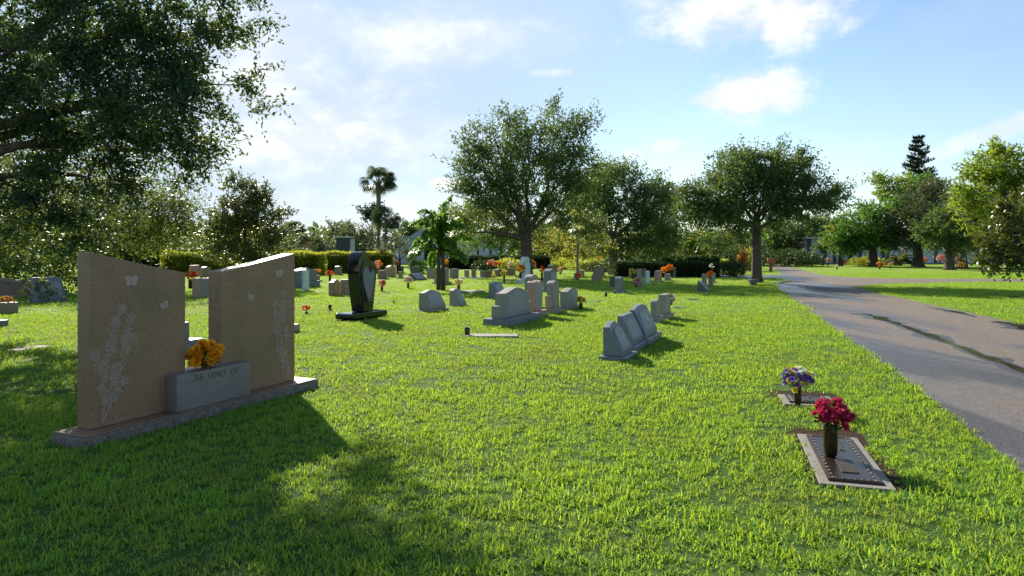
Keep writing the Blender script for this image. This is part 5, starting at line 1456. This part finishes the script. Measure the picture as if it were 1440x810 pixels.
hedge('clipped hedge with a sunlit top behind the black heart', (414, 384.5), (550, 384), 1.2, 1.32, 'leaf_hedge', 20000, .13, 2)
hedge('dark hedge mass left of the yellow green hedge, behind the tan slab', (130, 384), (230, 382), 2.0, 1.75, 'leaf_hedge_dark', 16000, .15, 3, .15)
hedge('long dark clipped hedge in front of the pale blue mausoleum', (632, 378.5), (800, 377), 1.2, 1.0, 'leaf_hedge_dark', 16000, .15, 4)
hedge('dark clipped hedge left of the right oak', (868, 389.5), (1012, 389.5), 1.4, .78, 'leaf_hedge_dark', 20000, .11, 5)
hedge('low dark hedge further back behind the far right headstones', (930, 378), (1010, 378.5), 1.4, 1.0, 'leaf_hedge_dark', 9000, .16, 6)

# ------------------------------------------------------------------ grass blades
def tuft(rg, n, rad, hgt, wid):
    a = rg.uniform(0, 2 * PI, n); r = rad * np.sqrt(rg.uniform(0, 1, n))
    base = np.stack([r * np.cos(a), r * np.sin(a), np.full(n, -.004)], 1)
    la = rg.uniform(0, 2 * PI, n); tilt = rg.uniform(.2, 1.5, n)
    l = hgt * rg.uniform(.6, 1.35, n)
    d1 = np.stack([np.cos(la) * np.sin(tilt * .6), np.sin(la) * np.sin(tilt * .6), np.cos(tilt * .6)], 1)
    d2 = np.stack([np.cos(la) * np.sin(tilt * 1.3), np.sin(la) * np.sin(tilt * 1.3), np.cos(tilt * 1.3)], 1)
    fa = la + PI / 2 + rg.normal(size=n) * .5
    s = np.stack([np.cos(fa), np.sin(fa), np.zeros(n)], 1) * (wid * rg.uniform(.7, 1.3, n) / 2)[:, None]
    m = base + d1 * (l * .5)[:, None]; t = m + d2 * (l * .5)[:, None]
    V = np.stack([base - s * .8, base + s * .8, m - s, m + s, t - s * .12, t + s * .12], 1).reshape(-1, 3)
    o = np.arange(n)[:, None] * 6
    Fq = np.concatenate([o + np.array([[0, 1, 3, 2]]), o + np.array([[2, 3, 5, 4]])], 0)
    return V, Fq
tcol = bpy.data.collections.new('grass_tufts')      # source meshes for the scatter, not part of the scene
rg = np.random.default_rng(99)
sets = [(19, .065, .048, .0068), (36, .13, .046, .0088), (64, .32, .040, .014)]
kk = 0
for (n, rad, hgt, wid) in sets:
    for v in range(5):
        V, Fq = tuft(rg, n, rad, hgt, wid)
        o = np_mesh('grass_tuft_%02d' % kk, V, Fq, M['grass'], link=False)
        tcol.objects.link(o); kk += 1

def in_poly(P, poly):
    x, y = P[:, 0], P[:, 1]; ins = np.zeros(len(P), bool); n = len(poly)
    for i in range(n):
        x1, y1 = poly[i]; x2, y2 = poly[(i + 1) % n]
        if y1 == y2: continue
        c = ((y1 > y) != (y2 > y)) & (x < (x2 - x1) * (y - y1) / (y2 - y1) + x1)
        ins ^= c
    return ins
def band(y0, y1, dens, sidx):
    # area grows with distance, so sample y by rejection
    wmax = .86 * y1 + 2.0
    n = int((y1 - y0) * 2 * wmax * dens)
    P = np.stack([rg.uniform(-wmax, wmax, n), rg.uniform(y0, y1, n)], 1)
    P = P[np.abs(P[:, 0]) < .86 * P[:, 1] + 2.0]
    return P, np.full(len(P), sidx)
Ps, Ss = [], []
for a in ((1.2, 7.5, 270, 0), (7.5, 17, 75, 1), (17, 30, 13, 2), (30, 48, 7, 2)):
    P, S = band(*a); Ps.append(P); Ss.append(S)
P = np.concatenate(Ps); S = np.concatenate(Ss)
keep = ~in_poly(P, road_poly)
for cx, cy, rz, hx, hy in EXCL:
    dx, dy = P[:, 0] - cx, P[:, 1] - cy
    lx = dx * math.cos(rz) + dy * math.sin(rz); ly = -dx * math.sin(rz) + dy * math.cos(rz)
    pad = 0.012
    keep &= ~((np.abs(lx) < hx + pad) & (np.abs(ly) < hy + pad))
# thin, worn turf around the near plaques
for (mkr, rr0) in ((mk1, .16), (mk2, .12)):
    c, al, Lg, Wd = mkr[1:]
    lx = (P[:, 0] - c.x) * al.x + (P[:, 1] - c.y) * al.y; ly = -(P[:, 0] - c.x) * al.y + (P[:, 1] - c.y) * al.x
    zone = (lx > Lg / 2 - .02) & (lx < Lg / 2 + .31) & (np.abs(ly) < Wd / 2 + .10)
    keep &= ~(zone & (rg.uniform(0, 1, len(P)) < 1.12 - 1.6 * np.clip(lx - Lg / 2, 0, 1)))
    zone = (np.abs(lx) < Lg / 2) & (ly < -Wd / 2) & (ly > -Wd / 2 - .11)
    keep &= ~(zone & (rg.uniform(0, 1, len(P)) < .8))
P, S = P[keep], S[keep]
n = len(P)
# height follows slow unevenness of the turf
und = .5 + .5 * np.sin(P[:, 0] * 2.3 + np.sin(P[:, 1] * 1.7)) * np.sin(P[:, 1] * 2.9 + 1.3)
me = bpy.data.meshes.new('lawn_grass')
me.vertices.add(n)
me.vertices.foreach_set('co', np.column_stack([P, np.full(n, .002)]).astype(np.float32).ravel())
at = me.attributes.new('idx', 'INT', 'POINT'); at.data.foreach_set('value', (S * 5 + rg.integers(0, 5, n)).astype(np.int32))
rot = np.zeros((n, 3), np.float32); rot[:, 2] = rg.uniform(0, 2 * PI, n); rot[:, 0] = rg.normal(size=n) * .10; rot[:, 1] = rg.normal(size=n) * .10
at = me.attributes.new('rot', 'FLOAT_VECTOR', 'POINT'); at.data.foreach_set('vector', rot.ravel())
at = me.attributes.new('scl', 'FLOAT', 'POINT'); at.data.foreach_set('value', (rg.uniform(.7, 1.15, n) * (.75 + .4 * und)).astype(np.float32))
go = bpy.data.objects.new('lawn_grass', me); COL.objects.link(go)
me.materials.append(M['grass'])
props(go, 'broad bladed green turf covering the whole lawn', 'grass', kind='stuff')
ng = bpy.data.node_groups.new('grass_scatter', 'GeometryNodeTree')
ng.interface.new_socket('Geometry', in_out='INPUT', socket_type='NodeSocketGeometry')
ng.interface.new_socket('Geometry', in_out='OUTPUT', socket_type='NodeSocketGeometry')
gi = ng.nodes.new('NodeGroupInput'); gout = ng.nodes.new('NodeGroupOutput')
ci = ng.nodes.new('GeometryNodeCollectionInfo'); ci.inputs['Collection'].default_value = tcol
ci.inputs['Separate Children'].default_value = True; ci.inputs['Reset Children'].default_value = True
ip = ng.nodes.new('GeometryNodeInstanceOnPoints'); ip.inputs['Pick Instance'].default_value = True
def named(nm, ty):
    q = ng.nodes.new('GeometryNodeInputNamedAttribute'); q.data_type = ty; q.inputs['Name'].default_value = nm
    return [o for o in q.outputs if o.enabled and o.name == 'Attribute'][0]
ng.links.new(gi.outputs[0], ip.inputs['Points'])
ng.links.new(ci.outputs[0], ip.inputs['Instance'])
ng.links.new(named('idx', 'INT'), ip.inputs['Instance Index'])
ng.links.new(named('rot', 'FLOAT_VECTOR'), ip.inputs['Rotation'])
ng.links.new(named('scl', 'FLOAT'), ip.inputs['Scale'])
ng.links.new(ip.outputs[0], gout.inputs[0])
md = go.modifiers.new('scatter', 'NODES'); md.node_group = ng
print('tufts', n)
